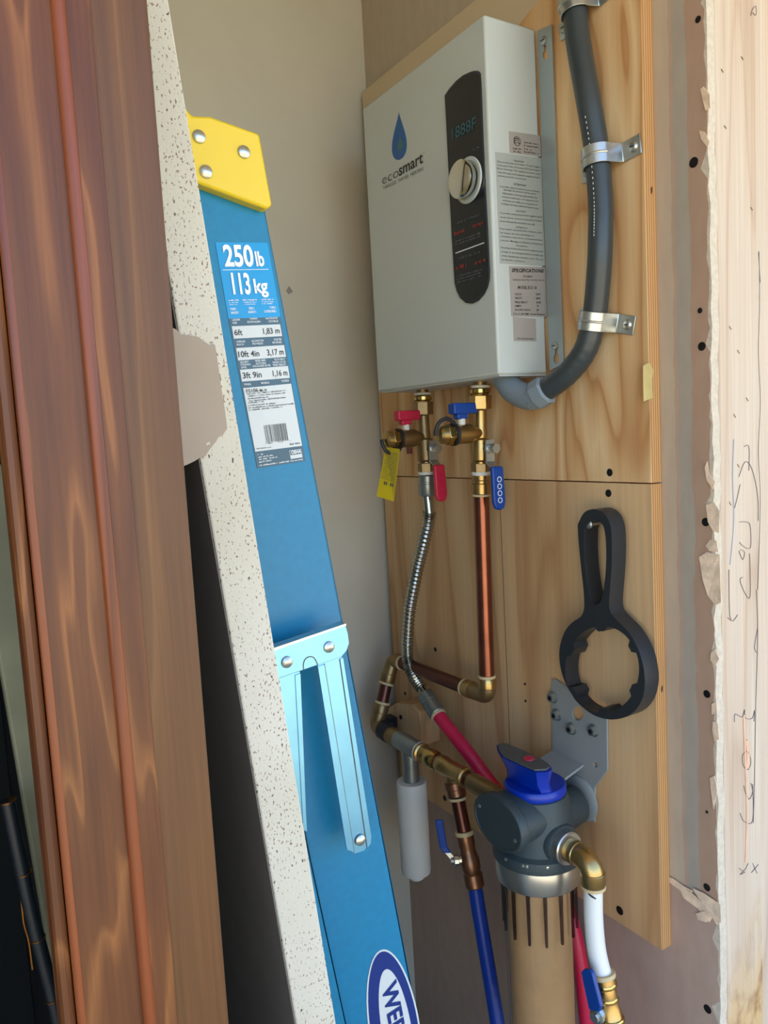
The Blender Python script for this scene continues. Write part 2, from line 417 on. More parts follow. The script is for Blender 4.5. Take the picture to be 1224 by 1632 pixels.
# right wall: gypsum core and a paper face that stops raggedly short of the cut end
R = random.Random(3)
zs = [i*.018 for i in range(136)]
core = [V((XW+.0006, YS+R.uniform(-.0015, .0015), min(z, 2.42))) for z in zs] + [V((XW+.0006, YB, 2.42)), V((XW+.0006, YB, 0))]
wr = struct(MB().prism(core, (.0121, 0, 0)).build('wall_right', 'gypsum', smooth=20, base=(XW, YS, 0)))
edge = []; z = 0; tear = .004
while z < 2.42:
    big = R.random() < .12
    edge.append(V((XW, YS+(R.uniform(.006, .014) if big else R.uniform(.0005, .0045)), z))); z += R.uniform(.006, .02)
edge += [V((XW, YS+.002, 2.42)), V((XW, YB, 2.42)), V((XW, YB, 0))]
MB().prism(edge, (.0007, 0, 0)).build('face_paper', 'drywall_joint', wr, smooth=20)
for (px, py, r) in [(1113, 31, .0035), (1106, 259, .0055), (1116, 495, .003), (1119, 552, .0048), (1125, 832, .0048), (1127, 1106, .0045), (1127, 1414, .0045), (1128, 1608, .0052), (1127, 1294, .0018)]:
    MB().rev(onX(px, py, XW+.0002), onX(px, py, XW+.0002)+LEFT, [(0, r), (.0008, r), (.0012, r*.7), (.0008, r*.3)], 14).build('screw', 'screw_black', wr)
# flakes of lifted paper and the diagonal tear
def flake(pts, m='torn_paper', lift=.0025, name='paper_flake'):
    MB().prism([onX(a, b, XW-lift*(.3+.7*R.random())) for a, b in pts], (.0008, 0, 0)).build(name, m, wr, smooth=0)
for pts in ([(1116, 142), (1121, 138), (1131, 150), (1132, 172), (1124, 176), (1120, 160)], [(1114, 208), (1122, 210), (1131, 226), (1128, 236), (1117, 222)],
            [(1123, 745), (1127, 735), (1130, 755), (1140, 768), (1136, 780), (1126, 765)], [(1125, 805), (1138, 800), (1147, 815), (1146, 850), (1136, 846), (1128, 832)],
            [(1114, 888), (1126, 880), (1147, 884), (1149, 960), (1140, 965), (1128, 950), (1120, 925)], [(1132, 860), (1142, 862), (1145, 880), (1130, 878), (1124, 870)],
            [(1133, 1040), (1140, 1035), (1146, 1050), (1140, 1062), (1132, 1052)], [(1134, 1122), (1142, 1118), (1143, 1140), (1134, 1138)],
            [(1136, 1150), (1144, 1152), (1146, 1178), (1138, 1182), (1135, 1165)], [(1131, 1240), (1139, 1236), (1143, 1262), (1137, 1290), (1133, 1260)]):
    flake(pts)
for pts in ([(1058, 1396), (1072, 1400), (1090, 1413), (1104, 1420), (1100, 1428), (1080, 1416), (1064, 1404)],
            [(1082, 1415), (1098, 1420), (1124, 1442), (1136, 1462), (1130, 1470), (1112, 1448), (1090, 1432)],
            [(1104, 1416), (1122, 1424), (1148, 1442), (1149, 1470), (1142, 1474), (1128, 1450), (1112, 1430)],
            [(1109, 1456), (1122, 1452), (1130, 1462), (1126, 1470), (1112, 1466)]):
    flake(pts, lift=.004, name='torn_strip')
# stud behind the drywall end, and the next board
x0 = XW+.0130; x1 = onY(1211, 816, YS).x; x2 = onY(1260, 816, YS+.004).x
stud = struct(MB().box((x0, YS+.0005, 0), (x1, YS+.038, 2.42)).build('trim_4', 'stud_wood', bevel=.002, smooth=0, base=(x0, YS, 0)))
struct(MB().box((x1+.0012, YS+.005, 0), (x2+.12, YS+.04, 2.42)).build('trim_5', 'stud_wood', bevel=.002, smooth=0))
PL = fY(YS-.0002)
def stroke(pts, wpx=.9, m='pencil', name='pencil_stroke'):
    P = smoothpath([PL(*p) for p in pts], 4) if len(pts) > 2 else [PL(*p) for p in pts]
    wd = wpx/1241*.6; mb = MB(); L = []
    for i, p in enumerate(P):
        t = (P[min(i+1, len(P)-1)]-P[max(i-1, 0)]).normalized(); nn = t.cross(EY)*wd/2
        L.append([p-nn, p+nn, p+nn+EY*.0005, p-nn+EY*.0005])
    mb.loft(L).build(name, m, stud, smooth=0)
for pts in ([(1171, 1151), (1172, 1138), (1183, 1143), (1187, 1131), (1188, 1144), (1199, 1145), (1203, 1132), (1202, 1150)],
            [(1190, 1197), (1184, 1204), (1185, 1220), (1192, 1227), (1197, 1217), (1195, 1203), (1190, 1197)],
            [(1197, 1248), (1200, 1262), (1194, 1274), (1188, 1262), (1186, 1252)], [(1200, 1250), (1200, 1308), (1186, 1309), (1180, 1296)],
            [(1178, 1384), (1186, 1388), (1193, 1376)], [(1186, 1388), (1180, 1394), (1188, 1390)], [(1200, 1376), (1207, 1392)], [(1198, 1391), (1209, 1378)],
            [(1186, 712), (1194, 712), (1194, 750)], [(1178, 760), (1188, 736), (1199, 748), (1208, 790), (1209, 830)], [(1180, 772), (1175, 795), (1171, 810)],
            [(1179, 832), (1190, 832), (1196, 838), (1197, 870), (1191, 874), (1182, 868), (1179, 864)], [(1178, 878), (1184, 892), (1187, 880), (1180, 876)],
            [(1162, 908), (1163, 975), (1166, 988)], [(1195, 882), (1196, 950), (1187, 944), (1180, 925), (1184, 920)], [(1160, 984), (1168, 990), (1176, 980)],
            [(1206, 940), (1208, 1010), (1205, 1120), (1203, 1235), (1201, 1312)], [(1210, 400), (1211, 480), (1209, 560), (1212, 640), (1209, 720), (1212, 800), (1208, 940)],
            [(1208, 1000), (1203, 1030), (1206, 1040)], [(1197, 25), (1200, 14), (1205, 10), (1205, 24), (1200, 20)], [(1209, 402), (1212, 450)]):
    stroke(pts)
for pts in ([(1186, 1140), (1188, 1200), (1191, 1290), (1189, 1375)],): stroke(pts, 6, 'crayon_orange', 'crayon_stripe')
stroke([(1190, 1180), (1193, 1200), (1192, 1225)], 11, 'crayon_orange', 'crayon_stripe')
for pts in ([(1170, 700), (1168, 760), (1170, 830), (1164, 900)],): stroke(pts, 1.5, 'crayon_blue', 'crayon_stripe')
for (px, py) in [(1163, 520), (1176, 558), (1190, 634), (1170, 660), (1176, 740), (1163, 800), (1182, 90), (1150, 110), (1155, 200), (1197, 330)]:
    stroke([(px, py), (px+3, py+5)], 2.2, 'brass_dull', 'splinter')

# wooden door frame at the left: stepped mahogany boards with beads, all upright
def xat(px, Y, py=816): return onY(px, py, Y).x
yA = .470
def board(name, pa, pb, Y, depth, m, base=None, bevel=.0025):
    a, b = xat(pa, Y), xat(pb, Y)
    return struct(MB().box((a, Y, 0), (b, Y+depth, 2.42)).build(name, m, bevel=bevel, smooth=0, base=base))
t1 = board('trim_1', 174, 301, yA, .026, 'mahogany_plain')
a, b = xat(174, yA-.002), xat(214, yA-.002)
MB().box((a, yA-.002, 0), (b, yA+.002, 2.42)).build('step_board', 'mahogany', t1, bevel=.0012, smooth=0)
c = xat(168, yA-.002)
MB().cyl((c, yA+.001, 0), (c, yA+.001, 2.42), .0042, 20).build('bead', 'mahogany_bead', t1)
t2 = board('trim_2', 52, 162, yA+.002, .03, 'mahogany')
c = xat(52.5, yA+.003)
MB().cyl((c, yA+.0052, 0), (c, yA+.0052, 2.42), .0032, 16).build('bead', 'mahogany_bead', t2)
t3 = board('trim_3', 17, 43.5, yA+.006, .03, 'mahogany', bevel=.005)
# leaning olive plank and dark gear in the gap at the far left
Yo = .62
def plank(name, m, ptl, ptr, pbl, pbr, Y, depth, label, cat):
    """plank standing on the floor, front outline from four pixels, stretched down to the floor"""
    tl, tr, bl, br = (onY(*p, Y) for p in (ptl, ptr, pbl, pbr))
    def down(a, b, z): k = (z-a.z)/(b.z-a.z); return a+(b-a)*k
    o = MB().prism([tl, tr, down(tr, br, .001), down(tl, bl, .001)], (0, depth, 0)).build(name, m, bevel=.002, smooth=0)
    return tag(o, label, cat)
plank('wooden_plank', 'olive_panel', (-55, 740), (30, 740), (92, 1600), (160, 1600), Yo, .02, 'weathered olive-grey plank leaning in the gap left of the door frame', 'plank')
rl = thing('coated_rod', 'dark blue-green rod with worn brass-coloured rings in the dark gap at lower left', 'rod', onY(20, 1330, .60))
P = [onY(*p, .60) for p in ((12, 1275), (36, 1390), (56, 1480), (82, 1580), (104, 1680), (160, 1940))]
MB().sweep(smoothpath(P, 4), .0050, 14).build('rod', 'dark_paint', rl)
for q in ((12, 1275), (38, 1390), (60, 1494), (84, 1590)):
    p = onY(*q, .60); d = (P[-1]-P[0]).normalized(); MB().rev(p, p+d, [(0, .0045), (.0003, .0056), (.0010, .0056), (.0013, .0045)], 16).build('ring', 'brass_worn', rl)
wire = [onY(*p, .66) for p in ((24, 1385), (33, 1425), (38, 1470), (46, 1500), (52, 1545))]
tag(MB().sweep(smoothpath(wire, 4), .0010, 6).build('brass_wire', 'brass_worn'), 'thin kinked brass-coloured wire in the dark gap beside the rod', 'wire')

# drywall sheet standing on edge, leaning left
YD = .56
def down(a, b, z): k = (z-a.z)/(b.z-a.z); return a+(b-a)*k
rt, rb = onY(268.6, 0, YD), onY(536, 1632, YD); lt, lb = onY(319-731*.17, 0, YD), onY(472, 1632, YD)
ztop, zbot = 2.12, .001
sheet = [down(lt, lb, ztop), down(rt, rb, ztop), down(rt, rb, zbot), down(lt, lb, zbot)]
sh = thing('plaster_sheet', 'thick white speckled wallboard sheet leaning on edge between door frame and ladder', 'wallboard', (sheet[2]+sheet[3])/2)
MB().prism(sheet, (0, .58, 0)).build('core', 'speckled_white', sh, bevel=.0015, smooth=0)
lf = [sheet[3]+V((-.0006, .002, 0)), sheet[0]+V((-.0006, .002, 0))]
MB().prism([lf[0], lf[1], lf[1]+EY*.576, lf[0]+EY*.576], (.0005, 0, 0)).build('face_paper', 'paper_grey', sh, smooth=0)
pt = [(268, 528), (276, 523), (281, 525), (288.5, 533), (306, 535), (316, 537), (325, 543.7), (335, 551), (340, 548), (343, 550), (345, 563.5), (348, 583), (352.5, 616.5), (358, 649.6), (362.4, 682.7), (354.7, 693.7), (348, 697), (343.7, 704.7), (337, 712.5), (331.6, 720), (328, 726.8), (319.4, 729), (310, 735), (299.6, 740), (292, 743), (270, 744)]
fl = MB().prism([onY(a, b, YD-.0016) for a, b in pt], (0, .0012, 0)).build('torn_paper', 'paper_taupe', sh, smooth=0)
MB().prism([onY(a, b, YD-.0019) for a, b in [(328, 706), (334, 704), (335, 708), (329, 710)]], (0, .0004, 0)).build('chip', 'gypsum', fl, smooth=0)
# ------------------------------------------------------------------ plywood
YE, YT = .6103, 1.2101
zs_, zb_ = ZC-.0723, ZC-.6507
zt_ = onX(585, 140, XP).z
def sheet_ply(za, zb, m, label, screws):
    t = thing('plywood_panel', label, 'plywood', (XP, (YE+YT)/2, za), 'plywood panels on the right wall')
    MB().box((XP, YE+.0005, za), (XW-.0004, YT, zb)).build('board', m, t, bevel=.0008, smooth=0)
    MB().box((XP+.0006, YE, za+.0005), (XW-.0004, YE+.001, zb-.0005)).build('edge_veneer', 'plywood_edge', t, smooth=0)
    for (px, py, r) in screws:
        c = onX(px, py, XP+.0003)
        MB().rev(c, c+LEFT, [(0, r), (.0006, r), (.001, r*.75), (.0004, r*.35)], 14).build('screw', 'screw_black', t)
    return t
up = sheet_ply(zs_+.0007, zt_, 'plywood', 'upper plywood sheet behind the water heater and grey conduit', [(972, 753, .0048)])
lo = sheet_ply(zb_, zs_-.0007, 'plywood_lower', 'lower plywood sheet behind the pipes and black filter wrench', [(970, 786, .0048), (694, 1035, .004), (988, 1451, .0058), (646, 1105, .003), (709, 1272, .005), (837, 1090, .002), (838, 1117, .002)])
q = [onY(a, b, YE-.0003) for a, b in [(1025, 583), (1035, 577), (1041, 590), (1039, 608), (1041, 634), (1026, 640)]]
MB().prism(q, (0, .0008, 0)).build('glue_smear', 'glue', up, smooth=0)
y = onX(801, 900, XP).y
MB().box((XP-.0002, y-.0004, zb_+.03), (XP+.001, y+.0004, zs_-.003)).build('veneer_joint', 'print_dark', lo, smooth=0)

# ------------------------------------------------------------------ water heater
XF, YN, YF, ZB, XB = .649, .773, 1.0693, ZC+.0696, .7340; ZT = ZB+.432
wh = thing('water_heater', 'white tankless electric water heater box with black control panel on plywood', 'water heater', ((XF+XB)/2, (YN+YF)/2, ZB))
sh_ = MB().box((XF, YN, ZB), (XB-.002, YF, ZT)).build('housing', 'white_enamel', wh, bevel=.003, smooth=30)
MB().box((XF+.004, YN+.004, ZB-.002), (XB-.001, YF-.004, ZB+.002)).build('bottom_plate', 'white_enamel_seam', wh, smooth=0)
H = fX(XF-.0004)
H2 = fX(XF-.0016)
def P1(x, y): return (560+x/3.6, y/3.6)
def P2(x, y): return (560+x/3.6, 300+y/3.6)
# control panel
out = [P1(535, 548), P1(560, 510), P1(600, 464), P1(640, 432), P1(680, 413), P1(705, 406), P1(726, 407), P1(735, 418), P1(740, 480), P1(752, 800), P1(768, 1150),
       P2(776, 200), P2(789, 470), P2(788, 520), P2(776, 570), P2(756, 610), P2(726, 644), P2(690, 662), P2(656, 658), P2(624, 630), P2(604, 592), P2(592, 545), P2(578, 330), P1(566, 1180), P1(548, 800), P1(538, 600)]
pan = MB().prism([fX(XF-.0022)(*p) for p in out], (.0024, 0, 0)).build('control_panel', 'panel_black', wh, bevel=.0006, smooth=20)
PN = fX(XF-.0024)
cen = sum((PN(*p) for p in out), V())/len(out)
rim = [PN(*p) for p in out]; inn = [p+(cen-p)*.03 for p in rim]
MB().prism(rim, (.0003, 0, 0), [inn]).build('panel_rim', 'panel_rim', pan, smooth=0)
mb = MB(); T = LEFT*.0003
mb.text('1888F', P1(578, 803), P1(716, 735), P1(578, 738), PN, T, bold=.01); mb.build('display_digits', 'lcd_teal', pan, smooth=0)
mb = MB()
mb.dashes(P1(698, 862), P1(734, 848), P1(698, 850), PN, T, 1); mb.dashes(P2(608, 206), P2(738, 156), P2(608, 192), PN, T, 2); mb.dashes(P2(620, 408), P2(738, 372), P2(620, 396), PN, T, 3)
for i in range(2): mb.dashes(P2(596, 312+i*18), P2(742, 262+i*18), P2(596, 300+i*18), PN, T, 4+i)
for i in range(3): mb.dashes(P2(604, 512+i*18), P2(752, 470+i*18), P2(604, 500+i*18), PN, T, 7+i)
mb.build('panel_print', 'print_grey', pan, smooth=0)['kind'] = 'stuff'
mb = MB().prism([PN(*p)+T for p in (P2(598, 370), P2(762, 310), P2(762, 316), P2(598, 376))], (.0002, 0, 0)); mb.build('divider_line', 'print_white', pan, smooth=0)
mb = MB()
for k, (a, b_, c, d) in enumerate(((592, 272, 652, 250), (700, 228, 760, 205), (602, 470, 660, 450), (710, 440, 772, 418))): mb.dashes(P2(a, b_), P2(c, d), P2(a, b_-22), PN, T, 20+k)
mb.build('temperature_print', 'print_red', pan, smooth=0)['kind'] = 'stuff'
# dial
dc = PN(560+672/3.6, 1035/3.6)
MB().rev(dc+EX*.001, dc+LEFT, [(0, .027), (.002, .0285), (.0035, .0275), (.0035, .0235), (.002, .0232)], 40).build('dial_ring', 'white_enamel', pan)
dl = MB().rev(dc, dc+LEFT, [(0, .021), (.010, .0225), (.0145, .0235), (.0155, .0225)], 40).build('dial', 'chrome', pan, smooth=50)
MB().rev(dc+LEFT*.0156, dc+LEFT, [(0, .0222), (.0004, .0215), (.0006, .002)], 40).build('dial_face', 'chrome', pan)
# drop logo
mb = MB(); dp = []
for i in range(44):
    t = i/44*2*math.pi; r = .5*(1-math.cos(t)); 
    wx = math.sin(t)*(math.sin(t/2)**1.6); dp.append((wx, math.cos(t)))
top, bot = V((636.3, 179)), V((635, 254.5))
def dpx(u, v): y = 216.8-v*37.7; return (636-(v)*.5+u*16.0/.94, y-u*5.0)
mb.prism([H(*dpx(u, v)) for u, v in dp], (.0004, 0, 0)).build('drop_logo', 'logo_blue', wh, smooth=0)
mb = MB(); mb.prism([fX(XF-.0007)(*dpx(u*.45+.12, v*.3-.32)) for u, v in dp], (.0003, 0, 0)).build('drop_leaf', 'logo_green', wh, smooth=0)
mb = MB().text('eco', P1(178, 1060), P1(272, 1012), P1(175, 1004), H, LEFT*.0001, bold=-.012); mb.build('logo_lettering', 'print_dark', wh, smooth=0)
mb = MB().text('smart', P1(274, 1010), P1(412, 932), P1(271, 946), H, LEFT*.0001, bold=.018); mb.text('*', P1(413, 890), P1(420, 886), P1(413, 872), H, LEFT*.0001); mb.build('logo_lettering', 'print_dark', wh, smooth=0)
mb = MB().text('TANKLESS  WATER  HEATERS', P1(182, 1090), P1(415, 976), P1(181, 1070), H, LEFT*.0001); mb.build('tagline_lettering', 'print_grey', wh, smooth=0)
# side stickers
def S(e): return fY(YN-e)
def st(pts, m, e): return MB().prism([S(e)(*p) for p in pts], (0, .0003, 0)).build('sticker', m, wh, smooth=0)
s1 = st([(811, 209), (861, 216), (863, 250), (812.5, 243)], 'sticker_silver', .0004)
s2 = st([(789.5, 242), (863.5, 252), (869, 424), (797, 419.5)], 'sticker_pale', .0005)
s3 = st([(811.6, 424), (870, 426), (872.5, 505), (815, 504)], 'sticker_silver', .0005)
s4 = st([(817.5, 504.5), (854, 508), (855, 544), (819, 543.5)], 'sticker_silver', .0004)
N = NEAR*.0002; SS = S(.0006)
mb = MB()
c = SS(824, 225)
MB().prism([c+(EX*math.cos(t*math.pi/14)+EZ*math.sin(t*math.pi/14))*.0058+N for t in range(28)], (0, .0001, 0), [[c+(EX*math.cos(t*math.pi/14)+EZ*math.sin(t*math.pi/14))*.0051+N for t in range(28)]]).build('mark_ring', 'print_dark', s1, smooth=0)
mb.text('ETL', (819.6, 228), (828.6, 229.5), (819.6, 219.5), SS, N, bold=.02)
for i, (a, b_) in enumerate(((817, 237.5), (818, 242))): mb.dashes((a, b_), (830, b_+2), (a, b_-3), SS, N, i)
for i in range(4): mb.dashes((835, 228+i*5), (858-(i == 2)*11, 231+i*5), (835, 225.5+i*5), SS, N, 10+i)
mb.build('lettering', 'print_dark', s1, smooth=0)
mb = MB()
rows = [('"CAUTION"', 818, 835, 257.5, 4, 1), ('This product has more than 1 Power Supply', 792, 860, 258.5, 4, 0), ('Connection Point. Disconnect all Power Supply', 792, 860, 264, 4, 0), ('Before Servicing. This equipment must be used', 792.5, 860.5, 269.5, 4, 0),
        ('only with approved separable supplementary', 793, 860, 275.5, 4, 0), ('current protection overcurrent.', 793, 839, 281, 4, 0), ('"ATTENTION"', 818, 838.5, 295, 4.5, 1), ('Ce produit a plusieurs points de source d\'energie', 796, 859.5, 298, 4, 0),
        ('electrique. Deconnecter tout les sources', 802.5, 854, 303.5, 4, 0), ('d\'alimentation electrique avant de faire des', 800.5, 856, 309, 4, 0), ('travaux de maintenance. Cet equipement doit', 799.5, 857.5, 314.5, 4, 0), ('seulement etre utilise avec un systeme de', 801, 856, 320.5, 4, 0), ('surcharge electrique additionnel approuve par.', 798.5, 859, 325.5, 4, 0)]
for tx, a, b_, y, h, bd in rows: mb.text(tx, (a, y), (b_, y+(b_-a)*.135), (a, y-h*.72), SS, N, bold=.012 if bd else .004, res=1)
rows = [('CAUTION', 822, 837.5, 337.5, 4), ('To provide continued protection against risk of', 796.5, 864, 340.5, 4), ('electric shock, connect to properly grounded', 796.5, 863, 347, 4), ('circuit. Household and indoor use only.', 796.5, 852.5, 353.5, 4), ('ATTENTION', 822, 840, 363.5, 4), ('Pour assurer une protection continue contre', 797, 864, 365.5, 4),
        ('les risques de choc electrique, se', 797.5, 851, 372, 4), ('connecter a des prises correctement mise', 797.5, 864, 377.5, 4), ('a la terre. Menages et utilisation en interieur.', 797.5, 865, 384, 4), ('Precaucion', 823, 840.5, 392.5, 4), ('Para proporcionar una proteccion continua contra', 798.5, 865, 395.5, 4), ('el riesgo de una descarga electrica conectelo a un', 798.5, 865, 402, 4), ('circuito debidamente conectado a tierra. Solo para', 799, 865.5, 408.5, 4), ('uso domestico en interiores.', 799, 837, 414.5, 4)]
for tx, a, b_, y, h in rows: mb.text(tx, (a, y), (b_, y+(b_-a)*.1), (a, y-h*.72), SS, N, bold=.006, res=1)
mb.build('lettering', 'print_dark', s2, smooth=0)
mb = MB()
rows = [('SPECIFICATIONS', 815.5, 866.5, 433.5, 5.6, .035), ('ECOSMART', 834, 849, 442, 3, .01), ('TANKLESS ELECTRIC WATER HEATER', 816.5, 867.5, 447, 2.4, 0), ('MODEL ECO 18', 825.5, 855, 460.5, 5, .02), ('VOLTS', 820, 831, 470.5, 3.4, .02), ('240V', 854, 861.5, 470.5, 3.2, .02), ('WATTS', 820.5, 832, 476.8, 3.4, .02), ('18KW', 854, 861.5, 477, 3.2, .02),
        ('FREQUENCY', 820.5, 840.5, 483.2, 3.4, .02), ('60HZ', 854.5, 862, 483.5, 3.2, .02), ('AMPS', 820.5, 830.5, 489.2, 3.4, .02), ('75', 855.5, 858.5, 489.5, 3.2, .02), ('REQUIRED WIRING', 820.5, 845.5, 495, 2.8, .01), ('#8', 855, 858.5, 495.5, 3, .02), ('Use 2 x 40 AMP Circuit Breakers', 818, 869, 501.5, 3, .02)]
for tx, a, b_, y, h, bd in rows: mb.text(tx, (a, y), (b_, y+(b_-a)*.02), (a, y-h), SS, N, bold=bd, res=1)
mb.build('lettering', 'print_dark', s3, smooth=0)
MB().text('S/N 182024000808', (824, 541), (850, 541.5), (824, 538.2), SS, N, res=1).build('lettering', 'print_dark', s4, smooth=0)
# mounting flange with keyholes
Fp = fX(XP-.0032)
def keyhole(x, y):
    q = [(x-2, y-14), (x+2.5, y-14), (x+2.7, y-7), (x+5, y-2), (x+5, y+6), (x+1, y+10), (x-3, y+7), (x-4, y), (x-1.5, y-6)]
    return [Fp(*p) for p in q]
fl = MB().prism([Fp(*p) for p in ((856, 49), (879, 39), (898, 579), (876, 591))], (.0016, 0, 0), [keyhole(868.5, 86), keyhole(886, 570)]).build('mounting_flange', 'steel_flange', wh, smooth=0)
for p in ((866.5, 65), (884.5, 551)):
    c = Fp(*p); k = MB().rev(c, c+LEFT, [(0, .0052), (.0008, .0056), (.0016, .0052), (.0024, .0036), (.0026, .0005)], 18).build('screw', 'screw_zinc', fl)
    MB().box(c+V((-.003, -.0028, -.0006)), c+V((-.0024, .0028, .0006))).build('screw_slot', 'screw_black', k, smooth=0)

# ------------------------------------------------------------------ grey conduit, its straps and connector
cp = [(902, -60, .020), (910, -20, .020), (916, 13, .020), (922, 70, .022), (936, 149, .026), (950, 234, .022), (957, 319, .022), (957, 372, .024), (955, 425, .024), (948, 499, .021), (934, 555, .024), (908, 592, .030), (880, 615, .036), (861, 627, .040)]
CP = [W(*c) for c in cp]
CP = [V((CP[0].x, CP[0].y+.03, 2.42)), CP[0]+V((0, .006, .06))] + CP
cd_ = thing('electrical_conduit', 'dark grey flexible conduit curving down the plywood into the heater', 'conduit', CP[-1])
path = smoothpath(CP, 10)
MB().sweep(path, .0142, 24, rfun=lambda i: .0142+(.00035 if i % 3 == 0 and i > 115 else 0)).build('hose', 'conduit_grey', cd_)
e0 = CP[-1]; ed = (CP[-1]-CP[-2]).normalized()
MB().rev(e0-ed*.012, e0+ed, [(0, .0155), (.002, .0195), (.017, .0195), (.021, .0175), (.026, .0165)], 8, ph=.3).build('compression_nut', 'pvc_grey', cd_, smooth=20)
ep = [e0+ed*.010, W(826, 627, .045), W(803, 604, .045), W(797, 585, .045)]
MB().sweep(smoothpath([e0+ed*.01, W(838, 632, .043), W(818, 622, .045), W(804, 604, .045), V((XP-.045, W(799, 592, .045).y, ZB-.0025))], 8), .0165, 24).build('elbow_connector', 'pvc_grey', cd_)
mb = MB()
for i in range(27):
    p0 = path[65+i]; q = p0+ (LEFT*.0140 + NEAR*.0032); mb.box(q-V((.0003, .0003, .0011)), q+V((.0003, .0003, .0011)))
mb.build('highlight_dashes', 'print_white', cd_, smooth=0)  # white dashes paint the conduit's thin dotted highlight
def strap(pc, pear, pfoot, label):
    """two-hole pipe strap: a band arching over the conduit, an ear with a screw at either side"""
    c = W(*pc, .0); r = .0165; hw = .011
    i = min(range(len(path)), key=lambda k: (path[k]-onX(pc[0], pc[1], path[k].x)).length)
    ctr = path[i]; ax = (path[min(i+2, len(path)-1)]-path[max(i-2, 0)]).normalized(); ax.x = 0; ax.normalize()
    sd = ax.cross(EX).normalized()
    if sd.y > 0: sd = -sd                      # towards the doorway
    base = V((XP-.0012, ctr.y, ctr.z))
    t = thing('pipe_strap', label, 'pipe strap', base, 'metal straps holding the conduit')
    def pnt(s_, out): return base + sd*s_ + LEFT*out
    hgt = XP-.0012-ctr.x
    prof = [pnt(.046, .0), pnt(.024, .0), pnt(.020, .002)]
    for k in range(13):
        a = math.radians(-10+200*k/12); prof.append(pnt(math.cos(a)*r, hgt+math.sin(a)*r))
    prof += [pnt(-.020, .002), pnt(-.024, 0), pnt(-.044, 0)]
    # offset thickness outwards
    loops = []
    for k, p in enumerate(prof):
        tn = (prof[min(k+1, len(prof)-1)]-prof[max(k-1, 0)]).normalized(); nn = ax.cross(tn).normalized()*.0013
        if nn.dot(LEFT if abs(tn.dot(sd)) > .6 else (p-ctr)) < 0: nn = -nn
        loops.append([p-ax*hw, p+ax*hw, p+ax*hw+nn, p-ax*hw+nn])
    MB().loft(loops).build('band', 'galvanised', t, bevel=.0005, smooth=40)
    rp = [ctr+(LEFT*math.sin(math.radians(a))+sd*math.cos(math.radians(a)))*(r+.0012) for a in range(10, 171, 10)]
    MB().sweep(rp, .0016, 8).build('rib', 'galvanised', t)
    for s_ in (.036, -.035):
        q = pnt(s_, .0012); k = MB().rev(q, q+LEFT, [(0, .0062), (.001, .006), (.0028, .0045), (.0034, .0005)], 16).build('screw', 'screw_zinc', t)
        MB().box(q+V((-.0036, -.0026, -.0006)), q+V((-.0031, .0026, .0006))).build('screw_slot', 'screw_black', k, smooth=0)
strap((918, 8), None, None, 'galvanised two-hole strap holding the conduit at the very top')
strap((951, 255), None, None, 'middle one of three galvanised conduit straps, level with the heater dial')
strap((947, 513), None, None, 'galvanised two-hole strap on the conduit where it bends in below')
